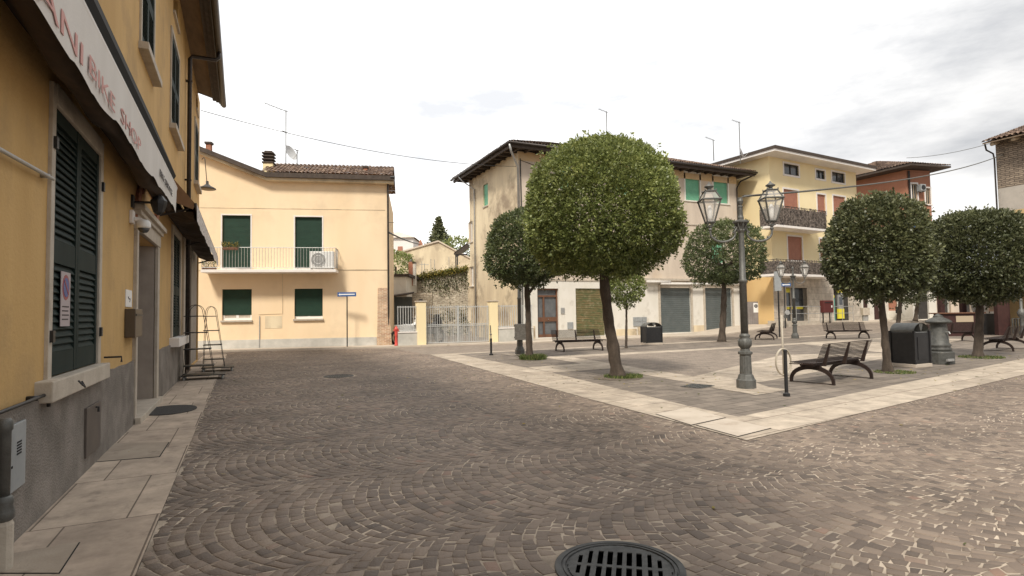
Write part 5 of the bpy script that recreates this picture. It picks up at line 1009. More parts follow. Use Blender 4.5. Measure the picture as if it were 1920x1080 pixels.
# grey hoarding with the no entry notice, in the alley
HF=Fr((D(1400,610,41).x,D(1400,610,41).y),math.degrees(YAW)+4); q=lambda x,y,o=0: HF.px(x,y,o)
t_=thing('hoarding_gate','grey boarded gate closing the alley beside the yellow house','gate',HF.w(1,0,.3)); a0,a1=q(1396,600)[0],q(1447,600)[0]; z0,z1=q(1425,612)[1]-.2,q(1425,565.5)[1]
mb=MB(HF); n=14
for i in range(n): a=a0+(a1-a0)*i/n; mb.box(a+.008,a+(a1-a0)/n-.008,-.03,.0,z0,z1)
mb.box(a0,a1,-.05,-.03,z0,z1-.1); mb.build('boards',mat('grey_brown_boards',(.20,.175,.165),.8,(.26,.235,.22),3),t_); MB(HF).box(q(1431,600)[0]-.04,q(1431,600)[0]+.04,-.02,.04,z0,z1+.05).build('post',M['darkmetal'],t_)
t_=thing('notice_board','white notice with a dark round symbol on the grey alley gate','sign',HF.w(1,.03,1.7)); p0,p1=q(1413,586),q(1421.5,568); MB(HF).box(p0[0],p1[0],.001,.012,p0[1],p1[1]).build('paper',M['white'],t_); mb=MB(HF); r=(p1[0]-p0[0])*.36; disc(mb,HF,(p0[0]+p1[0])/2,(p0[1]+p1[1])/2+.12,.0125,r); mb.build('disc',M['ink'],t_); mb=MB(HF); disc(mb,HF,(p0[0]+p1[0])/2,(p0[1]+p1[1])/2+.12,.0150,r*.45); mb.build('inner_disc',M['greybox'],t_)
# ramp and railing in front of the post office, mailbox
RF=Fr((0,0),4.8); RF.o=Vector(YF.w(0,1.9,0)[:2]); q=lambda x,y,o=0: RF.px(x,y,o)
t_=thing('access_ramp','low stone access ramp with steel handrails before the shop entrance','ramp',RF.w(3,0,.5)); a0,a1=q(1470,600)[0],q(1600,600)[0]
MB(RF).prism([(a0,-1.2,.3),(a1,-1.2,.3),(a1,-1.2,.66),(a0+2.2,-1.2,.74),(a0,-1.2,.80)],(0,1.2,0)).build('slab',M['stone'],t_); mb=MB(RF); zt_,zm_=q(1530,574)[1],q(1530,587)[1]
for z in (zt_,zm_): mb.tube([(a0,0,z),(a1,0,z-.05)],.022,6)
for k in range(7): a=a0+(a1-a0)*k/6; mb.tube([(a,0,.4),(a,0,zt_)],.02,6)
mb.build('handrail',M['galv'],t_)
c=D(1550,600,39.5); F_=Fr((c.x,c.y),-5); s=39.5/FOC; t_=thing('mailbox','dull red mailbox on two legs against the pale stone wall','mailbox',(c.x,c.y,.5)); q=lambda x,y,o=0: F_.px(x,y,o); p0,p1=q(1542,586.5),q(1559,563)
MB(F_).box(p0[0],p1[0],-.2,.15,p0[1],p1[1]).build('body',M['mailred'],t_,bevel=.04); MB(F_).box(p0[0]+.08,p1[0]-.08,.15,.17,p1[1]-.18,p1[1]-.13).build('slot',M['black'],t_); mb=MB(F_); mb.box(p0[0]+.1,p0[0]+.16,-.1,-.04,.2,p0[1]); mb.box(p1[0]-.16,p1[0]-.1,-.1,-.04,.2,p0[1]); mb.build('leg',M['black'],t_); MB(F_).box(p1[0]-.22,p1[0]-.12,.151,.158,p0[1]+.35,p0[1]+.5).build('label_plate',M['white'],t_)
# ================================================================== RED HOUSE
RL=Fr((48,27.6),-90); RR=Fr((48,27.6),-12)
rh=thing('terracotta_house','terracotta red house with a curved tile roof and a wall mounted air conditioner','building',(49,29,.6)); f=lambda x,y,o=0: RR.px(x,y,o)
zR=12.55; LR=f(1739.5,500)[0]; W_=[R4(f,1710,345,1719,376),R4(f,1736,353,1743.5,383)]; LR=f(1752,500)[0]
print('red',LR,W_, f(1752,336))
zg=f(1740,420)[1]
mb=MB(RR); mb.holes(0,LR,zg,zR,[(*q,.1) for q in W_]); mb.poly([(LR,0,-.1),(LR,-8,-.1),(LR,-8,zR),(LR,0,zR)]); mb.build('wall',M['red'],rh); mb=MB(RL); mb.holes(-7.5,0,zg,zR,[]); mb.build('side_wall',M['red'],rh)
mb=MB(RR); mb.holes(0,LR,-.2,zg,[(.5,1.6,.6,3.0,.15),(2.6,3.6,.6,3.0,.15)]); mb.poly([(0,.0,0)]*3) if False else None; mb.build('ground_floor_wall',M['whitewash'],rh); mb=MB(RL); mb.holes(-7.5,0,-.2,zg,[(-4.6,-3.5,.6,3.1,.15),(-2.2,-1.2,1.3,2.4,.15)]); mb.build('ground_floor_side',M['whitewash'],rh)
MB(RR).box(-.1,LR+.3,-.2,.25,zg-.35,zg+.1).build('blue_fascia',M['blue'],rh)
mb=MB(RR); mb.box(.5,1.6,-.17,-.14,.6,3.0); mb.box(2.6,3.6,-.17,-.14,.6,3.0); mb.build('shop_window',M['interior'],rh); mb=MB(RL); mb.box(-4.6,-3.5,-.17,-.14,.6,3.1); mb.box(-2.2,-1.2,-.17,-.14,1.3,2.4); mb.build('brown_shutter',M['brownroll'],rh)
for r_ in W_: window(RR,rh,*r_,kind='casement',sur=.11,sm_=M['whitetrim'],m=M['beige'],sill=.08,dep=.09,proud=.03)
MB(RR).tube([(.15,.08,zR-.1),(.15,.08,2)],.07,8).build('downpipe',M['darkmetal'],rh)
EO=1.0; cns=[RL.w(-8.2,1.0,0)[:2],RR.w(-.75,1.15,0)[:2],RR.w(LR+.95,1.0,0)[:2],RR.w(LR+.95,-9,0)[:2]]; rz=zR+.05; rid=[(50.5,31.5),(51.6,31.2)]
mb=MB(); mb.add([(*p,rz) for p in cns]+[(*p,rz+.14) for p in cns]+[(*p,rz+1.75) for p in rid],[(3,2,1,0),(0,1,5,4),(1,2,6,5),(2,3,7,6),(3,0,4,7),(4,5,8),(5,6,9,8),(6,7,9),(7,4,8,9)]); rf=mb.build('roof',M['eavewood'],rh)
A_=lambda p,z:ar([p[0],p[1],z]); tz=rz+.15
tiles(A_(cns[0],tz),A_(cns[1],tz),(tuple(A_(rid[0],rz+1.78)-A_(cns[0],tz)),tuple(A_(rid[0],rz+1.78)-A_(cns[1],tz))),parent=rf,seed=8,amp=.08,sp=.24); tiles(A_(cns[1],tz),A_(cns[2],tz),(tuple(A_(rid[0],rz+1.78)-A_(cns[1],tz)),tuple(A_(rid[1],rz+1.78)-A_(cns[2],tz))),parent=rf,seed=9,amp=.08,sp=.24)
p0,p1=f(1724,358,.3),f(1733,346,.3); t_=thing('air_conditioner','grey air conditioner fixed high on the terracotta wall between two windows','air conditioner',RR.w(p0[0],.3,p0[1])); MB(RR).box(p0[0],p1[0],.05,.45,p0[1],p1[1]).build('casing',M['greybox'],t_,bevel=.02); mb=MB(RR); c=((p0[0]+p1[0])/2,(p0[1]+p1[1])/2); mb.prism([(c[0]+.2*math.cos(i*math.pi/9),.45,c[1]+.2*math.sin(i*math.pi/9)) for i in range(18)],(0,.01,0)); mb.build('fan_opening',M['black'],t_); mb=MB(RR); mb.box(p0[0]+.05,p0[0]+.1,0,.4,p0[1]-.08,p0[1]); mb.box(p1[0]-.1,p1[0]-.05,0,.4,p0[1]-.08,p0[1]); mb.build('bracket',M['galv'],t_)
# link building of shops with pilasters between the yellow and the red house, running on to the right
sh_=thing('shop_row','low pale shop row with brown doors beneath the trees','building',(50,31,.6)); SF=Fr((44.2,29.4),2); mb=MB(SF); op=[(.5,1.2,.6,3.0,.1),(1.9,2.7,.6,3.1,.12)]; mb.holes(-.3,3.9,-.1,4.2,op); mb.build('wall',M['whitewash'],sh_); mb=MB(SF)
for o_ in op: mb.box(o_[0],o_[1],-.13,-.1,o_[2],o_[3])
mb.build('door',M['darkred'],sh_); MB(SF).box(-.3,3.9,-3,.1,4.2,4.35).build('roof',M['whitetrim'],sh_)
SF=Fr((D(1748,600,56).x,D(1748,600,56).y),math.degrees(YAW)+10); t_=thing('far_street_block','far pale street block closing the view between the two right hand trees','building',SF.w(3,0,0)); mb=MB(SF); op=[(1.0+2.4*k,2.2+2.4*k,.6,3.0,.2) for k in range(5)]; mb.holes(-1,14,-.2,4.6,op); mb.box(-1,14,-6,-5.9,-.2,4.6); mb.build('wall',M['oldpink'],t_); mb=MB(SF)
for o_ in op: mb.box(o_[0],o_[1],-.22,-.2,o_[2],o_[3])
mb.build('shop_window',M['interior'],t_); MB(SF).box(-1.2,14.2,-6,.3,4.6,4.8).build('roof',M['eavewood'],t_)
# ================================================================== STONE HOUSE AT THE RIGHT EDGE
c=D(1884,600,33); SC=Fr((c.x,c.y),-90); f=lambda x,y,o=0: SC.px(x,y,o)
st=thing('rubble_house','rubble stone house at the right edge with tiled eave on round beams','building',(c.x,c.y-4,0)); z1=f(1884,352)[1]; zE=f(1884,298)[1]; z2=f(1884,396)[1]; print('stone',z1,zE,z2,c)
E_=12
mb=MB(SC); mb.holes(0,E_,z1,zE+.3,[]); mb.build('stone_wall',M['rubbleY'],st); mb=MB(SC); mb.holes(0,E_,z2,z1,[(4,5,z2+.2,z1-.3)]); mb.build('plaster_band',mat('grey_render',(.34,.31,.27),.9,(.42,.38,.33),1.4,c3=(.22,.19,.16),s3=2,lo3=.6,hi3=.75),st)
mb=MB(SC); mb.holes(0,E_,-.3,z2,[(1.0,2.4,.1,2.8,.3),(4,6,.9,2.8,.3)]); mb.build('ground_floor_wall',mat('dull_yellow_plaster',(.46,.33,.16),.9,(.52,.38,.20),2),st); MB(SC).box(1.0,2.4,-.3,-.26,.1,2.8).build('dark_opening',M['interior'],st); MB(SC).box(4,6,-.3,-.26,.9,2.8).build('dark_opening',M['interior'],st)
mb=MB(SC); mb.poly([(0,0,-.3),(0,-7,-.3),(0,-7,zE+.3),(0,0,zE+.3)]); mb.box(4,5,-.2,-.18,z2,z1); mb.build('end_wall',M['rubble'],st)
aT,zT=f(1842,271,.85); print('eave',aT,zT); mb=MB(SC); mb.add([(aT,.85,zT),(E_,.85,zT),(E_,-5,zT+1.9),(aT,-5,zT+1.9),(aT,.85,zT+.07),(E_,.85,zT+.07),(E_,-5,zT+1.97),(aT,-5,zT+1.97)],[(3,2,1,0),(0,1,5,4),(3,0,4,7),(4,5,6,7)]); rf=mb.build('roof',bpy.data.materials['soffit_board'],st)
for k in range(9): MB(SC).tube([(.15+k*1.0,-.1,zT+.17),(.15+k*1.0,.70,zT-.07)],.11,10).build('round_beam',M['beige'],rf,smooth=True)
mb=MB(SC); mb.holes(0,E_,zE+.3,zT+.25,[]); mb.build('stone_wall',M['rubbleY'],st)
tiles(SC.w(E_,.9,zT+.09),SC.w(aT-.03,.9,zT+.09),tuple(ar(SC.w(0,-5,zT+1.99))-ar(SC.w(0,.9,zT+.09))),parent=rf,seed=10,amp=.09,sp=.25)
MB(SC).tube([(aT+.1,.8,zT-.02),(-.25,.45,zT-.28),(-.08,.12,zT-.5),(-.05,.08,zT-.8),(-.05,.08,1)],.045,8).build('downpipe',M['darkmetal'],st)
# ================================================================== BAR TERRACE UNDER THE TREES
BF=Fr((D(1755,600,30).x,D(1755,600,30).y),math.degrees(YAW)); q=lambda x,y,o=0: BF.px(x,y,o); s=30/FOC
t_=thing('bar_counter','dark wooden outdoor bar counter with a brown top and beige front','counter',BF.w(1.5,-.5,0)); a0,a1=q(1762,600)[0],q(1850,600)[0]; zt_=q(1800,586)[1]
MB(BF).box(a0,a1,-.8,0,zt_-.06,zt_).build('top',M['wood'],t_,bevel=.01); MB(BF).box(a0+.2,a1-.3,-.7,-.1,0,zt_-.06).build('body',M['darkred'],t_); p0,p1=q(1795,604),q(1827,592); MB(BF).box(p0[0],p1[0],-.09,-.07,p0[1],p1[1]).build('front_panel',M['beige'],t_)
t_=thing('bar_veranda','dark red timber veranda of the bar, deep shade under its roof','veranda',BF.w(3,-2,0)); b0,b1=q(1757,600)[0],q(1925,600)[0]; zr_=q(1830,535)[1]
for x in (1765,1806,1880): p=q(x,600,-2.5)[0]; MB(BF).box(p-.12,p+.12,-2.6,-2.36,0,zr_).build('post',M['darkred'],t_)
p=q(1893,600)[0]; MB(BF).box(p-.3,p+.35,-.6,-.35,0,zr_).build('post',M['darkred'],t_)
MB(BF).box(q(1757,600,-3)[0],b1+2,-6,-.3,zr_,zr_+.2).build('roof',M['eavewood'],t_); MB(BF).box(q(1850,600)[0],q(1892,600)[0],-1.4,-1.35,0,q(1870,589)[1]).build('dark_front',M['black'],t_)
t_=thing('menu_board','cream and pink menu board propped on the dark bar front','sign',BF.w(4,-1.3,1.3)); p0,p1=q(1854,584,-1.3),q(1867,566,-1.3); MB(BF).box(p0[0],p1[0],-1.3,-1.27,p0[1],p1[1]).build('board',mat('pink_board',(.60,.40,.30),.7),t_); mb=MB(BF); mb.box(p0[0]+.05,p1[0]-.05,-1.268,-1.262,p0[1]+.1,p1[1]-.06); mb.build('panel',M['beige'],t_); mb=MB(BF); mb.box(p0[0],p0[0]+.03,-1.3,-1.27,p0[1]-.1,p0[1]); mb.box(p1[0]-.03,p1[0],-1.3,-1.27,p0[1]-.1,p0[1]); mb.build('leg',M['black'],t_)
t_=thing('freezer_cabinet','long white serving cabinet behind the menu board in the bar shade','cabinet',BF.w(4,-1.9,.8)); p0,p1=q(1845,585,-1.6),q(1882,575,-1.6); MB(BF).box(p0[0],p1[0],-2.2,-1.6,p0[1]-.1,p1[1]+.1).build('body',M['white'],t_,bevel=.02); MB(BF).box(p0[0],p1[0],-2.1,-1.7,0,p0[1]-.1).build('stand',M['black'],t_)
for i,(x,y,lb) in enumerate(((1804,566,'white parasol folded behind the bar counter, left of the thick trunk'),(1826,572,'second white folded parasol nearer the thick trunk'))):
    p=q(x,y,-3.2); t_=thing('folded_parasol',lb,'parasol',BF.w(p[0],-3.2,0),'folded white parasols'); MB(BF).lathe([(.03,1.3),(.10,1.5),(.16,1.9),(.06,2.6),(.02,2.7)],(p[0],-3.2,-.2),8).build('canopy',M['white'],t_); MB(BF).tube([(p[0],-3.2,0),(p[0],-3.2,1.5)],.03,6).build('pole',M['black'],t_)
t_=thing('terrace_balustrade','grey iron balustrade at the right edge below the dull yellow wall','railing',BF.w(6,.4,0)); mb=MB(BF); a0_,a1_=q(1898,600)[0],q(1965,600)[0]; z1_=q(1910,598)[1]
for k in range(14): p=a0_+(a1_-a0_)*k/13; mb.box(p-.03,p+.03,-.03,.03,.1,z1_)
mb.box(a0_,a1_,-.04,.04,z1_,z1_+.05); mb.box(a0_,a1_,-.03,.03,.1,.15); mb.build('bars',M['iron'],t_)
p=q(1897,600)[0]; t_=thing('terrace_lamp_post','slim grey lamp post with an urn shaped collar by the balustrade','lamp',BF.w(p,.6,0)); MB(BF).lathe([(.14,0),(.14,.2),(.08,.3),(.08,.9),(.17,1.05),(.19,1.2),(.12,1.35),(.07,1.4),(.06,3.0),(.10,3.05),(.04,3.1)],(p,.6,0),12).build('post',M['iron'],t_,smooth=True); MB(BF).lathe([(.05,3.1),(.16,3.2),(.20,3.5),(.05,3.65)],(p-.0,.6,0),8).build('lantern',M['lglass'],t_)
t_=thing('low_fence','dark red low bar fence with slats behind the cast iron fountain','fence',BF.w(-.5,.5,0)); mb=MB(BF); a0_,a1_=q(1722,600)[0],q(1752,600)[0]
for k in range(9): p=a0_+(a1_-a0_)*k/8; mb.box(p-.035,p+.035,.5,.53,.05,q(1735,608)[1])
mb.box(a0_,a1_,.47,.5,.25,.33); mb.box(a0_,a1_,.47,.5,.8,.88); mb.build('slats',M['darkred'],t_)
# ================================================================== STREET LAMPS
def lamp_proto():
    t=thing('double_lantern_lamp','','lamp',(0,0,0),'double lantern street lamps')
    MB().lathe([(.185,0),(.185,.17),(.165,.19),(.135,.27),(.12,.28)],n=8,rot=math.pi/8).build('base',M['iron'],t,bevel=.006)
    mb=MB(); mb.lathe([(.115,.28),(.105,.66),(.135,.68),(.135,.72),(.09,.74),(.08,.79)],n=8,rot=math.pi/8)
    for k in range(8): an=k*math.pi/4; x,y=.112*math.cos(an),.112*math.sin(an); mb.tube([(x*.93,y*.93,.33),(x*.88,y*.88,.62)],.012,5)
    mb.build('pedestal',M['iron'],t)
    mb=MB(); mb.lathe([(.07,.78),(.095,.80),(.125,.86),(.13,.91),(.11,.97),(.085,1.0),(.10,1.02),(.10,1.05),(.075,1.07),(.068,1.10)],n=16); 
    for k in range(12): an=k*math.pi/6; mb.lathe([(.003,.82),(.018,.87),(.018,.93),(.003,.98)],(.115*math.cos(an),.115*math.sin(an),0),6)
    mb.build('bulb',M['iron'],t,smooth=True)
    MB().lathe([(.072,1.08),(.068,2.10),(.082,2.11),(.082,2.15),(.062,2.17),(.050,3.12),(.055,3.14)],n=16).build('shaft',M['iron'],t,smooth=True)
    mb=MB(); mb.lathe([(.06,3.10),(.085,3.14),(.07,3.17),(.10,3.27),(.155,3.30),(.155,3.33),(.10,3.35)],n=8,rot=math.pi/8); mb.lathe([(.055,3.34),(.06,3.40),(.045,3.44),(.04,3.60),(.05,3.61),(.05,3.63),(.028,3.65),(.045,3.68),(.06,3.73),(.045,3.79),(.01,3.81)],n=12)
    for k in range(8): an=k*math.pi/4; mb.tube([(.07*math.cos(an),.07*math.sin(an),3.15),(.10*math.cos(an),.10*math.sin(an),3.22),(.12*math.cos(an),.12*math.sin(an),3.29)],.014,5)
    mb.build('capital',M['iron'],t)
    for sgn in (1,-1):
        X=lambda x,z:(sgn*x,0,z); mb=MB(); pts=[X(.07,3.22),X(.13,3.12)]+[X(.36-.25*math.cos(math.pi*k/12*1.0),3.10-.18*math.sin(math.pi*k/12)) for k in range(1,13)]+[X(.61,3.18)]
        mb.tube(pts,[.022]*len(pts),8); mb.tube([X(.09,3.25),X(.14,3.19),X(.17,3.21)],.012,6); mb.lathe([(.003,0),(.02,.03),(.003,.06)],X(.52,2.97),6); mb.lathe([(.002,0),(.018,.03),(.002,.05)],X(.16,3.08),6); mb.build('arm',M['iron'],t)
        c=(sgn*.61,0,0); mb=MB()
        mb.lathe([(.015,3.13),(.04,3.17),(.025,3.20),(.045,3.23),(.02,3.26)],c,10)
        r0,r1,r2=.10,.248,.130; z0,z1,z2=3.32,3.765,3.94
        for k in range(4):
            an=math.pi/2*k+math.pi/4; e=lambda r,z,an=an:(c[0]+r*math.cos(an),r*math.sin(an),z); an2=an+math.pi/2; e2=lambda r,z:(c[0]+r*math.cos(an2),r*math.sin(an2),z)
            mb.tube([e(r0,z0),e(r1,z1)],.019,5); mb.tube([e(r1,z1),e(r2,z2)],.016,5); mb.tube([e(r0,z0),e2(r0,z0)],.018,5); mb.tube([e(r1+.012,z1),e2(r1+.012,z1)],.020,5); mb.tube([e(r2+.02,z2),e2(r2+.02,z2)],.014,5)
            mb.tube([(c[0],0,3.22),e(.08,3.24),e(.06,3.28),e(r0,z0)],.010,5); mb.lathe([(.003,0),(.016,.015),(.003,.045)],e(r2+.02,z2),6); mb.lathe([(.003,0),(.014,-.02),(.003,-.04)],e(r0,z0),6)
        mb.add([(c[0]+(r2+.03)*math.cos(math.pi/2*k+math.pi/4),(r2+.03)*math.sin(math.pi/2*k+math.pi/4),z2+.01) for k in range(4)],[(0,1,2,3)])
        ln=mb.build('lantern',M['iron'],t)
        mb=MB(); 
        for (ra,za,rb,zb) in ((r0,z0,r1-.005,z1),(r1-.005,z1,r2,z2)):
            for k in range(4): an=math.pi/2*k+math.pi/4; an2=an+math.pi/2; mb.poly([(c[0]+ra*math.cos(an),ra*math.sin(an),za),(c[0]+ra*math.cos(an2),ra*math.sin(an2),za),(c[0]+rb*math.cos(an2),rb*math.sin(an2),zb),(c[0]+rb*math.cos(an),rb*math.sin(an),zb)])
        mb.build('pane',M['lglass'],ln)
        MB().lathe([(.115,3.95),(.05,3.97),(.035,4.0),(.09,4.03),(.095,4.045),(.045,4.08),(.02,4.105),(.012,4.13)],c,12).build('top_finial',M['iron'],ln,smooth=True); MB().lathe([(.02,3.34),(.045,3.42),(.05,3.58),(.02,3.66)],c,10).build('bulb',M['white'],ln,smooth=True)
    return t
lp=lamp_proto(); l1=G(1399.5,728); l2=G(1491,634.5); l3=G(975,664)
sc=scn.collection
d2=dup(lp,l2,rad(-30),'far double lantern street lamp before the shop entrance of the yellow house'); d3=dup(lp,l3,rad(-40),'double lantern street lamp half hidden in the dark trunked tree')
lp.location=l1; lp.rotation_euler=(0,0,rad(-27)); lp['label']='nearest double lantern street lamp, tall cast iron, on a pale stone plate'
# lamp stone plates
sheet('lamp_plate',[(l1.x-.55,l1.y-.62),(l1.x+.45,l1.y-.62),(l1.x+.45,l1.y+.4),(l1.x-.55,l1.y+.4)],.008,M['limepave']); sheet('lamp_plate',[(l3.x-.6,l3.y-.5),(l3.x+.6,l3.y-.5),(l3.x+.6,l3.y+.5),(l3.x-.6,l3.y+.5)],.008,M['limepave'])
F_=Fr((l3.x,l3.y),math.degrees(YAW)); q=lambda x,y,o=0: F_.px(x,y,o); p0,p1=q(965,637,.14),q(989,607,.14)
t_=thing('electrical_cabinet','speckled grey electrical cabinet strapped to the lamp beside the dark trunked tree','cabinet',F_.w(0,.14,1)); MB(F_).box(p0[0],p1[0],.11,.34,p0[1],p1[1]).build('box',mat('speckled_grey',(.34,.325,.29),.6,(.46,.44,.40),14,lo=.45,hi=.6),t_,bevel=.01); mb=MB(F_)
for z in (p0[1]+.06,p1[1]-.1): mb.box(p0[0]-.02,p0[0]+.02,.12,.2,z,z+.06)
mb.build('hinge',M['black'],t_)
# ================================================================== BENCHES
def bench_proto():
    t=thing('park_bench','','bench',(0,0,0),'slatted metal benches of the piazza')
    for x in (-.84,.84):
        mb=MB(); n=16; v=[]
        for i in range(n+1):
            an=math.pi*i/n; y=-.44*math.cos(an); z=.02+.31*math.sin(an)**.85 if 0<i<n else .0
            th=.030+.02*math.sin(an); ny,nz=math.cos(an)*-1,math.sin(an)
            for dx,s_ in ((-.022,-1),(.022,-1),(.022,1),(-.022,1)): v.append((x+dx,y+ny*th*s_*.9,max(0,z+nz*th*s_*.9)))
        mb.add(v,[(4*i+j,4*i+(j+1)%4,4*i+4+(j+1)%4,4*i+4+j) for i in range(n) for j in range(4)]+[(0,1,2,3),(4*n+3,4*n+2,4*n+1,4*n)]); mb.box(x-.012,x+.012,-.42,.42,.004,.018); mb.box(x-.03,x+.03,-.20,.20,.33,.38); mb.build('arch_leg',M['bench'],t)
    MB().tube([(-1.0,-.10,.375),(1.0,-.10,.375)],.028,8).tube([(-1.0,.14,.375),(1.0,.14,.375)],.02,8).build('beam',M['bench'],t)
    mb=MB()
    for k in range(12): y=-.22+k*.047; z=.415+.015*((k-5)/6)**2; mb.box(-1.08,1.08,y,y+.030,z,z+.014)
    for x in (-1.08,0,1.06): mb.box(x,x+.02,-.22,.34,.395,.413)
    mb.build('seat',M['bench'],t)
    mb=MB()
    for k in range(13): f_=k/12; y=-.225-.15*f_; z=.46+.36*f_; mb.box(-1.08,1.08,y-.008,y+.004,z,z+.017)
    mb.build('backrest',M['bench'],t)
    for x in (-.84,0,.84): MB().prism([(x-.02,-.22,.37),(x-.02,-.30,.37),(x-.02,-.405,.83),(x-.02,-.380,.835)],(.04,0,0)).build('back_post',M['bench'],t)
    return t
bn=bench_proto()
def pl(px_,py_,rz,lab): g=G(px_,py_); return dup(bn,(g.x,g.y,.006),rad(rz),lab)
pl(1086,657.5,-8+180,'bench between the dark trunk and the leaning trunk, before the green roller door')
pl(1437,636,35,'bench in the distance just right of the nearest lamp post')
pl(1589,635,-26+180,'wide bench beyond the nearest bench, left of the dusty tree trunk')
pl(1884,656,10,'dark bench at the right edge behind the trunk of the darkest tree')
pl(1778,640,-32,'bench seen from behind between the fountain and the darkest tree trunk')
g=G(1560,713); bn.location=(g.x,g.y,.006); bn.rotation_euler=(0,0,rad(10)); bn['label']='nearest slatted metal bench, rust brown, beside the thin bollard and hoop'
# ================================================================== LITTER BINS
def bin_(px_,py_,w,d_,h,label,rz=0,one=False):
    g=G(px_,py_); F_=Fr((g.x,g.y),rz); t=thing('litter_bin',label,'litter bin',g,'dark litter bins on pale plinths')
    MB(F_).box(-w/2-.03,w/2+.03,-d_/2-.03,d_/2+.03,0,.09).build('plinth',M['slab'],t,bevel=.01); MB(F_).box(-w/2,w/2,-d_/2,d_/2,.10,h*.80).build('body',M['black'],t,bevel=.012)
    for x in (-w/2,w/2):
        for y in (-d_/2,d_/2): MB(F_).box(x-.025,x+.025,y-.025,y+.025,.09,h*.84).build('corner_post',M['black'],t)
    MB(F_).box(-w*.3,w*.3,d_/2,d_/2+.012,.2,h*.7).build('door',M['black'],t)
    mb=MB(F_); n=16; v=[]
    for i in range(n+1):
        an=math.pi*i/n; x=-w*.50*math.cos(an); z=h*.82+h*.20*math.sin(an)
        v += [(x,-d_/2,z),(x,d_/2,z)]
    mb.add(v,[(2*i,2*i+1,2*i+3,2*i+2) for i in range(n)]); v=[(p[0]*.96,p[1]*.98,p[2]-.02) for p in v]; mb.add(v,[(2*i,2*i+2,2*i+3,2*i+1) for i in range(n)]); mb.prism([(0-.09,-d_/2+.01,h*1.01),(.09,-d_/2+.01,h*1.01),(0.02,-d_/2+.01,h*.84),(-.02,-d_/2+.01,h*.84)],(0,d_-.02,0)); mb.build('arched_lid',M['iron'],t,smooth=False); MB(F_).box(-w/2+.03,w/2-.03,-d_/2+.03,d_/2-.03,h*.80,h*.81).build('inner_rim',M['galv'],t)
bin_(1222,646,.78,.55,1.02,'small dark litter bin with arched lid beside the young tree',rz=-12)
g=G(1706,689); bin_(1708,687,.66,.60,1.12,'large dark litter bin with grey arched lid beside the cast iron fountain',rz=0)
# ================================================================== FOUNTAIN
g=G(1763,682); t_=thing('drinking_fountain','grey cast iron drinking fountain column with a domed cap','fountain',g)
MB().lathe([(.33,0),(.33,.32),(.30,.35)],(g.x,g.y,0),8,rot=rad(22.5)).build('base',M['ironold'],t_,bevel=.01)
MB().lathe([(.25,.34),(.28,.38),(.285,.42),(.24,.46),(.27,.49),(.265,.53),(.225,.56),(.19,1.08),(.19,1.10)],(g.x,g.y,0),24).build('column',M['ironold'],t_,smooth=True)
MB().lathe([(.20,1.09),(.30,1.12),(.31,1.15),(.28,1.18),(.20,1.23),(.13,1.26),(.11,1.285),(.12,1.30),(.06,1.335),(.02,1.37)],(g.x,g.y,0),24).build('cap',M['ironold'],t_,smooth=True)
MB().tube([(g.x-.05,g.y-.18,.86),(g.x-.09,g.y-.30,.87),(g.x-.10,g.y-.33,.82)],.018,8).build('spout',M['galv'],t_)
mb=MB(); mb.box(g.x-.30,g.x-.02,g.y-.36,g.y-.31,.10,.16); mb.build('basin_lip',M['galv'],t_)
# ================================================================== BOLLARDS, HOOP, SIGN POSTS
def bollard(px_,py_,h,r,label,extra=0):
    g=G(px_,py_); t=thing('bollard',label,'bollard',g,'black metal bollards'); MB().lathe([(r*1.9,0),(r*1.9,.05),(r*1.2,.06),(r,.07),(r,h-.04),(r*1.08,h-.03),(r*1.08,h),(r*.6,h+.01)],(g.x,g.y,0),16).build('post',M['black'],t)
    if extra: mb=MB(); mb.tube([(g.x,g.y,h),(g.x,g.y,h+.18),(g.x-.02,g.y,h+.5)],.02,6); mb.lathe([(.01,h+.1),(.05,h+.16),(.01,h+.2)],(g.x,g.y,0),8); mb.build('thin_rod',M['iron'],t)
bollard(1475,743,.82,.031,'thick black bollard in front of the pale hoop, by the nearest bench'); bollard(921,666,.62,.040,'black bollard with a thin rod on top, by the right gate pillar',1)
g=G(1470,706); t_=thing('bicycle_hoop','pale metal bicycle hoop clamped to a tall thin pole','bicycle rack',g); ux,uy=math.cos(YAW),math.sin(YAW); mb=MB(); n=32; c=Vector((g.x,g.y,.47))
f_=Vector((math.sin(-YAW),math.cos(-YAW))).dot(Vector((g.x,g.y))); s=f_/FOC
rx,rz_=.21,.30
for yy in (-.02,.0,.02):
    mb.tube([(c.x+(ux*.96-uy*.28)*rx*math.cos(2*math.pi*i/n)-uy*yy,c.y+(uy*.96+ux*.28)*rx*math.cos(2*math.pi*i/n)+ux*yy,c.z-.13+rz_*math.sin(2*math.pi*i/n)) for i in range(n+1)],.014,8,cap=False)
mb.build('hoop',mat('pale_beige_paint',(.42,.37,.29),.55,(.50,.45,.37),8),t_,smooth=True); MB().tube([(g.x,g.y,0),(g.x-.01,g.y,1.42)],.022,8).build('pole',bpy.data.materials['pale_beige_paint'],t_,smooth=True)
g=G(1462,632); t_=thing('blank_sign','back of a tall grey sign plate on a dark post beyond the bench','road sign',g); F_=Fr((g.x,g.y),math.degrees(YAW)); q=lambda x,y,o=0: F_.px(x,y,o); MB(F_).tube([(0,0,0),(q(1459,545)[0],0,q(1459,545)[1])],.045,8).build('post',M['black'],t_); p0,p1=q(1452.5,546),q(1464,509); MB(F_).box(p0[0],p1[0],-.03,.03,p0[1],p1[1]).build('plate',M['greybox'],t_,bevel=.01)
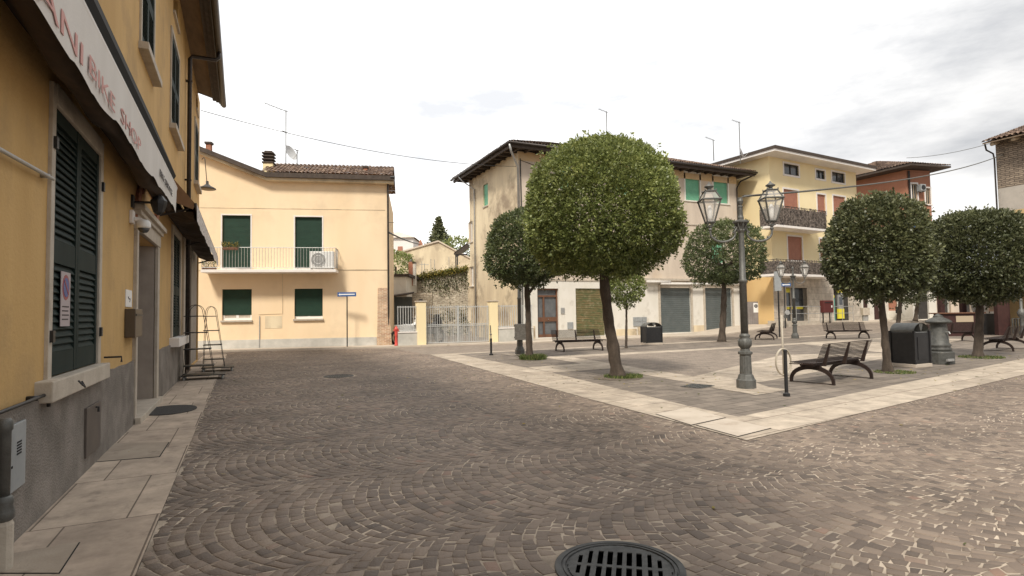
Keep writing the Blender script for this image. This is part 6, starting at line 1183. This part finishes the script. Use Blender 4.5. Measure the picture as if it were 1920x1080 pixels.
g=D(1473,616,37.0); F_=Fr((g.x,g.y),math.degrees(YAW)); q=lambda x,y,o=0: F_.px(x,y,o); t_=thing('one_way_sign','small blue one way sign on a thin post before the shop entrance','road sign',(g.x,g.y,.3)); p0,p1=q(1464,537),q(1482,531); MB(F_).tube([(0,0,.1),(q(1470,531)[0],0,p1[1])],.035,6).build('post',M['black'],t_); MB(F_).box(p0[0],p1[0],.04,.06,p0[1],p1[1]).build('board',M['blue'],t_); c=(p0[1]+p1[1])/2; mb=MB(F_); mb.prism([(p0[0]+.06,.061,c),(p0[0]+.14,.061,c-.07),(p0[0]+.14,.061,c-.03),(p1[0]-.06,.061,c-.03),(p1[0]-.06,.061,c+.03),(p0[0]+.14,.061,c+.03),(p0[0]+.14,.061,c+.07)],(0,.004,0)); mb.build('arrow',M['white'],t_)
c=q(1475,586); t_=thing('traffic_mirror','small round pale mirror fixed low on the thin sign post','mirror',F_.w(c[0],.1,c[1])); MB(F_).prism([(c[0]+.16*math.cos(i*math.pi/8),.06,c[1]+.16*math.sin(i*math.pi/8)) for i in range(16)],(0,.05,0)).build('disc',M['galv'],t_,bevel=.01); MB(F_).prism([(c[0]-.1+.13*math.cos(i*math.pi/8),.03,c[1]-.25+.13*math.sin(i*math.pi/8)) for i in range(16)],(0,.03,0)).build('bracket_plate',M['iron'],t_)
g=D(1634,602,48); t_=thing('shop_post','dark slender post at the far kerb before the pale shops','post',(g.x,g.y,.5)); MB().tube([(g.x,g.y,.3),(g.x-.05,g.y,3.6)],.10,8).build('shaft',M['black'],t_)
c=D(1624,586,44); t_=thing('wall_cabinet','pale grey utility cabinet on legs against the far shops','cabinet',c); F_=Fr((c.x,c.y),math.degrees(YAW)+10); q=lambda x,y,o=0:F_.px(x,y,o); p0,p1=q(1617,591),q(1629,577); MB(F_).box(p0[0],p1[0],-.2,.1,p0[1],p1[1]).build('box',M['stone'],t_,bevel=.01); MB(F_).box(p0[0]+.08,p1[0]-.08,-.15,.0,.3,p0[1]).build('stand',M['galv'],t_)
c=D(1686,581,46); F_=Fr((c.x,c.y),math.degrees(YAW)+5); q=lambda x,y,o=0:F_.px(x,y,o); p0,p1=q(1681,587.5),q(1690,574.5); t_=thing('dark_notice_box','small black notice box on the pale far wall between two thin trunks','sign',c); MB(F_).box(p0[0],p1[0],-.1,.05,p0[1],p1[1]).build('box',M['black'],t_); MB(F_).box((p0[0]+p1[0])/2-.04,(p0[0]+p1[0])/2+.04,-.08,.0,.3,p0[1]).build('post',M['iron'],t_)
# ================================================================== COVERS IN THE PAVING
def cover(c,R,slots,label,z=.004,rot=0.0):
    t=thing('manhole_cover',label,'manhole cover',(c.x,c.y,0)); n=48; ca,sa=math.cos(rot),math.sin(rot)
    mb=MB(); P=[(R,-.02),(R,z),(R-.012,z+.004),(R*.90,z+.003),(R*.895,z-.004),(R*.875,z-.004),(R*.87,z+.002),(R*.835,z+.002),(R*.825,-.0035),(R*.81,-.0035),(R*.80,-.0035)]; v=[(c.x+r*math.cos(2*math.pi*j/n),c.y+r*math.sin(2*math.pi*j/n),zz) for r,zz in P for j in range(n)]; mb.add(v,[(i*n+j,i*n+(j+1)%n,(i+1)*n+(j+1)%n,(i+1)*n+j) for i in range(len(P)-1) for j in range(n)]); mb.build('rim',M['grille'],t)
    # lid: grid cells with real slots
    mb=MB(); r=R*.795; m=64; bars=[]
    if slots:
        pit=.0605; xs=[]; k=-4
        cols=[(i-4)*pit for i in range(9)]; sw=.030; hl=r*.86
        rows=[(-hl,-hl*.36),(-hl*.30,-.012),(.012+.0,hl*.30),(hl*.36,hl)] if False else [(-.47*hl*2+.0,-.018),(.018,.47*hl*2)]
        X=sorted({-r,r,*[x-sw/2 for x in cols],*[x+sw/2 for x in cols]}); Ycut=[-r,-.165,-.135,-.016,.016,.135,.165,r]
        rowsY=[(-.215,-.021),(.021,.215)]
        def hole(x,y):
            for cx in cols:
                if abs(x-cx)<sw/2:
                    for (ya,yb) in rowsY:
                        if ya<y<yb and (cx*cx+y*y)**.5<r*.88: return True
            return False
        st_=.0085; N_=int(r/st_)+1
        for iy in range(-N_,N_):
            run=None
            for ix in range(-N_*1,N_+1):
                x,y=(ix+.5)*st_,(iy+.5)*st_; ok=(x*x+y*y)<r*r and not hole(x,y) and ix<N_
                if ok and run is None: run=ix
                if not ok and run is not None:
                    x0,x1,y0,y1=run*st_,ix*st_,iy*st_,(iy+1)*st_; q4=[(x0,y0),(x1,y0),(x1,y1),(x0,y1)]; T=lambda p:(c.x+p[0]*ca-p[1]*sa,c.y+p[0]*sa+p[1]*ca)
                    mb.add([(*T(p),z-.001) for p in q4]+[(*T(p),z-.025) for p in q4],[(0,1,2,3),(0,4,5,1),(1,5,6,2),(2,6,7,3),(3,7,4,0)]); run=None
    else:
        mb.lathe([(r,-.01),(r,z-.001),(.01,z-.001)],(c.x,c.y,0),48)
        for k in range(-5,6):
            for j in range(-5,6):
                x,y=k*.055,j*.055
                if x*x+y*y<(r*.85)**2: mb.box(c.x+x-.014,c.x+x+.014,c.y+y-.014,c.y+y+.014,z-.001,z+.003)
    mb.build('lid',M['grille'],t)
    if slots: MB().lathe([(R*.815,-.0042),(.01,-.0042)],(c.x,c.y,0),32).build('shaft_bottom',M['void'],t)
cover(Vector((MH.x,MH.y,0)),.392,True,'round slotted iron manhole grate in the near cobbles',rot=YAW+rad(-12)); cover(Vector((MH2.x,MH2.y,0)),.38,False,'flat round manhole cover in the cobbles towards the cream house')
g=G(1308,724); o_=thing('drain_grate','rectangular drain grate sunk in the grey slabs left of the nearest lamp','grate',g); mb=MB(); ca,sa=math.cos(rad(20)),math.sin(rad(20)); T=lambda x,y,z:(g.x+x*ca-y*sa,g.y+x*sa+y*ca,z)
for k in range(9): x=-.28+k*.07; mb.add([T(x-.014,-.22,.008),T(x+.014,-.22,.008),T(x+.014,.22,.008),T(x-.014,.22,.008)],[(0,1,2,3)])
for k in range(5): y=-.22+k*.11; mb.add([T(-.30,y-.012,.0085),T(.30,y-.012,.0085),T(.30,y+.012,.0085),T(-.30,y+.012,.0085)],[(0,1,2,3)])
mb.build('bars',M['iron'],o_); mb=MB(); mb.add([T(-.31,-.235,.004),T(.31,-.235,.004),T(.31,.235,.004),T(-.31,.235,.004)],[(0,1,2,3)]); mb.build('pit',M['void'],o_)
M['wornslab']=mat('worn_slab',(.30,.245,.19),.85,(.39,.325,.255),2.2,(1,1,1),.2,60,c3=(.19,.15,.115),s3=3.5,lo3=.55,hi3=.72)
def hatch(pts,label,z=.0085,m='slab'):
    P=[G(*p) for p in pts]; t=thing('stone_hatch',label,'inspection hatch',(P[0].x,P[0].y,0),'stone inspection hatches in the pale border'); c=sum(P,Vector())/4
    MB().poly([(p.x,p.y,z-.002) for p in P]).build('gap',M['void'],t); MB().poly([(c.x+(p.x-c.x)*.965,c.y+(p.y-c.y)*.965,z+.002) for p in P]).build('slab',M[m],t)
hatch([(1228,777),(1290,764.5),(1362,784),(1296,798.5)],'stone hatch slab in the pale border left of the corner one'); hatch([(1304,798),(1362,785),(1447,804),(1384,820)],'stone hatch slab at the corner tip of the pale border')
hatch([(178,868),(212,832),(318,830),(300,858)],'small hatch slab in the left pavement near the dark cellar hatch',m='wornslab'); hatch([(-60,1078),(20,1040),(151,1018),(112,1078)],'large hatch slab in the left pavement at the bottom edge',m='wornslab')
# ================================================================== OVERHEAD CABLES
def cable(A_,B_,sag,r,label,n=24,mt='black'):
    mb=MB(); P=[tuple(Vector(A_).lerp(Vector(B_),i/n)-Vector((0,0,4*sag*(i/n)*(1-i/n)))) for i in range(n+1)]; mb.tube(P,r,5); o=mb.build('overhead_cable',M[mt]); tag(o,label,'cable'); return o
cable(D(377,207,22),(X0,30.4,10.3),.5,.014,'thin cable from the townhouse corner across to the weathered house')
cable(D(1394,368,11.3),D(1884,288,33),.35,.022,'thick cable from the nearest lamp top up to the rubble house eave',mt='iron')
cable(D(1384,372,11.25),D(1440,364,10.8),-.02,.012,'short wavy wire from the lamp top to its right lantern',mt='iron')
cable(D(729,436,30),D(788,458,53),0.1,.05,'thick dark cable dropping from the cream house corner to the gabled roof')
cable(D(728,417,30),(X0,38,8.2),.1,.014,'hair thin cable between cream house and weathered house')
cable(D(1700,296,45),D(1910,252,34),.3,.018,'faint thin cable above the terracotta roof',mt='iron')
# clean up degenerate transforms
bpy.context.view_layer.update()
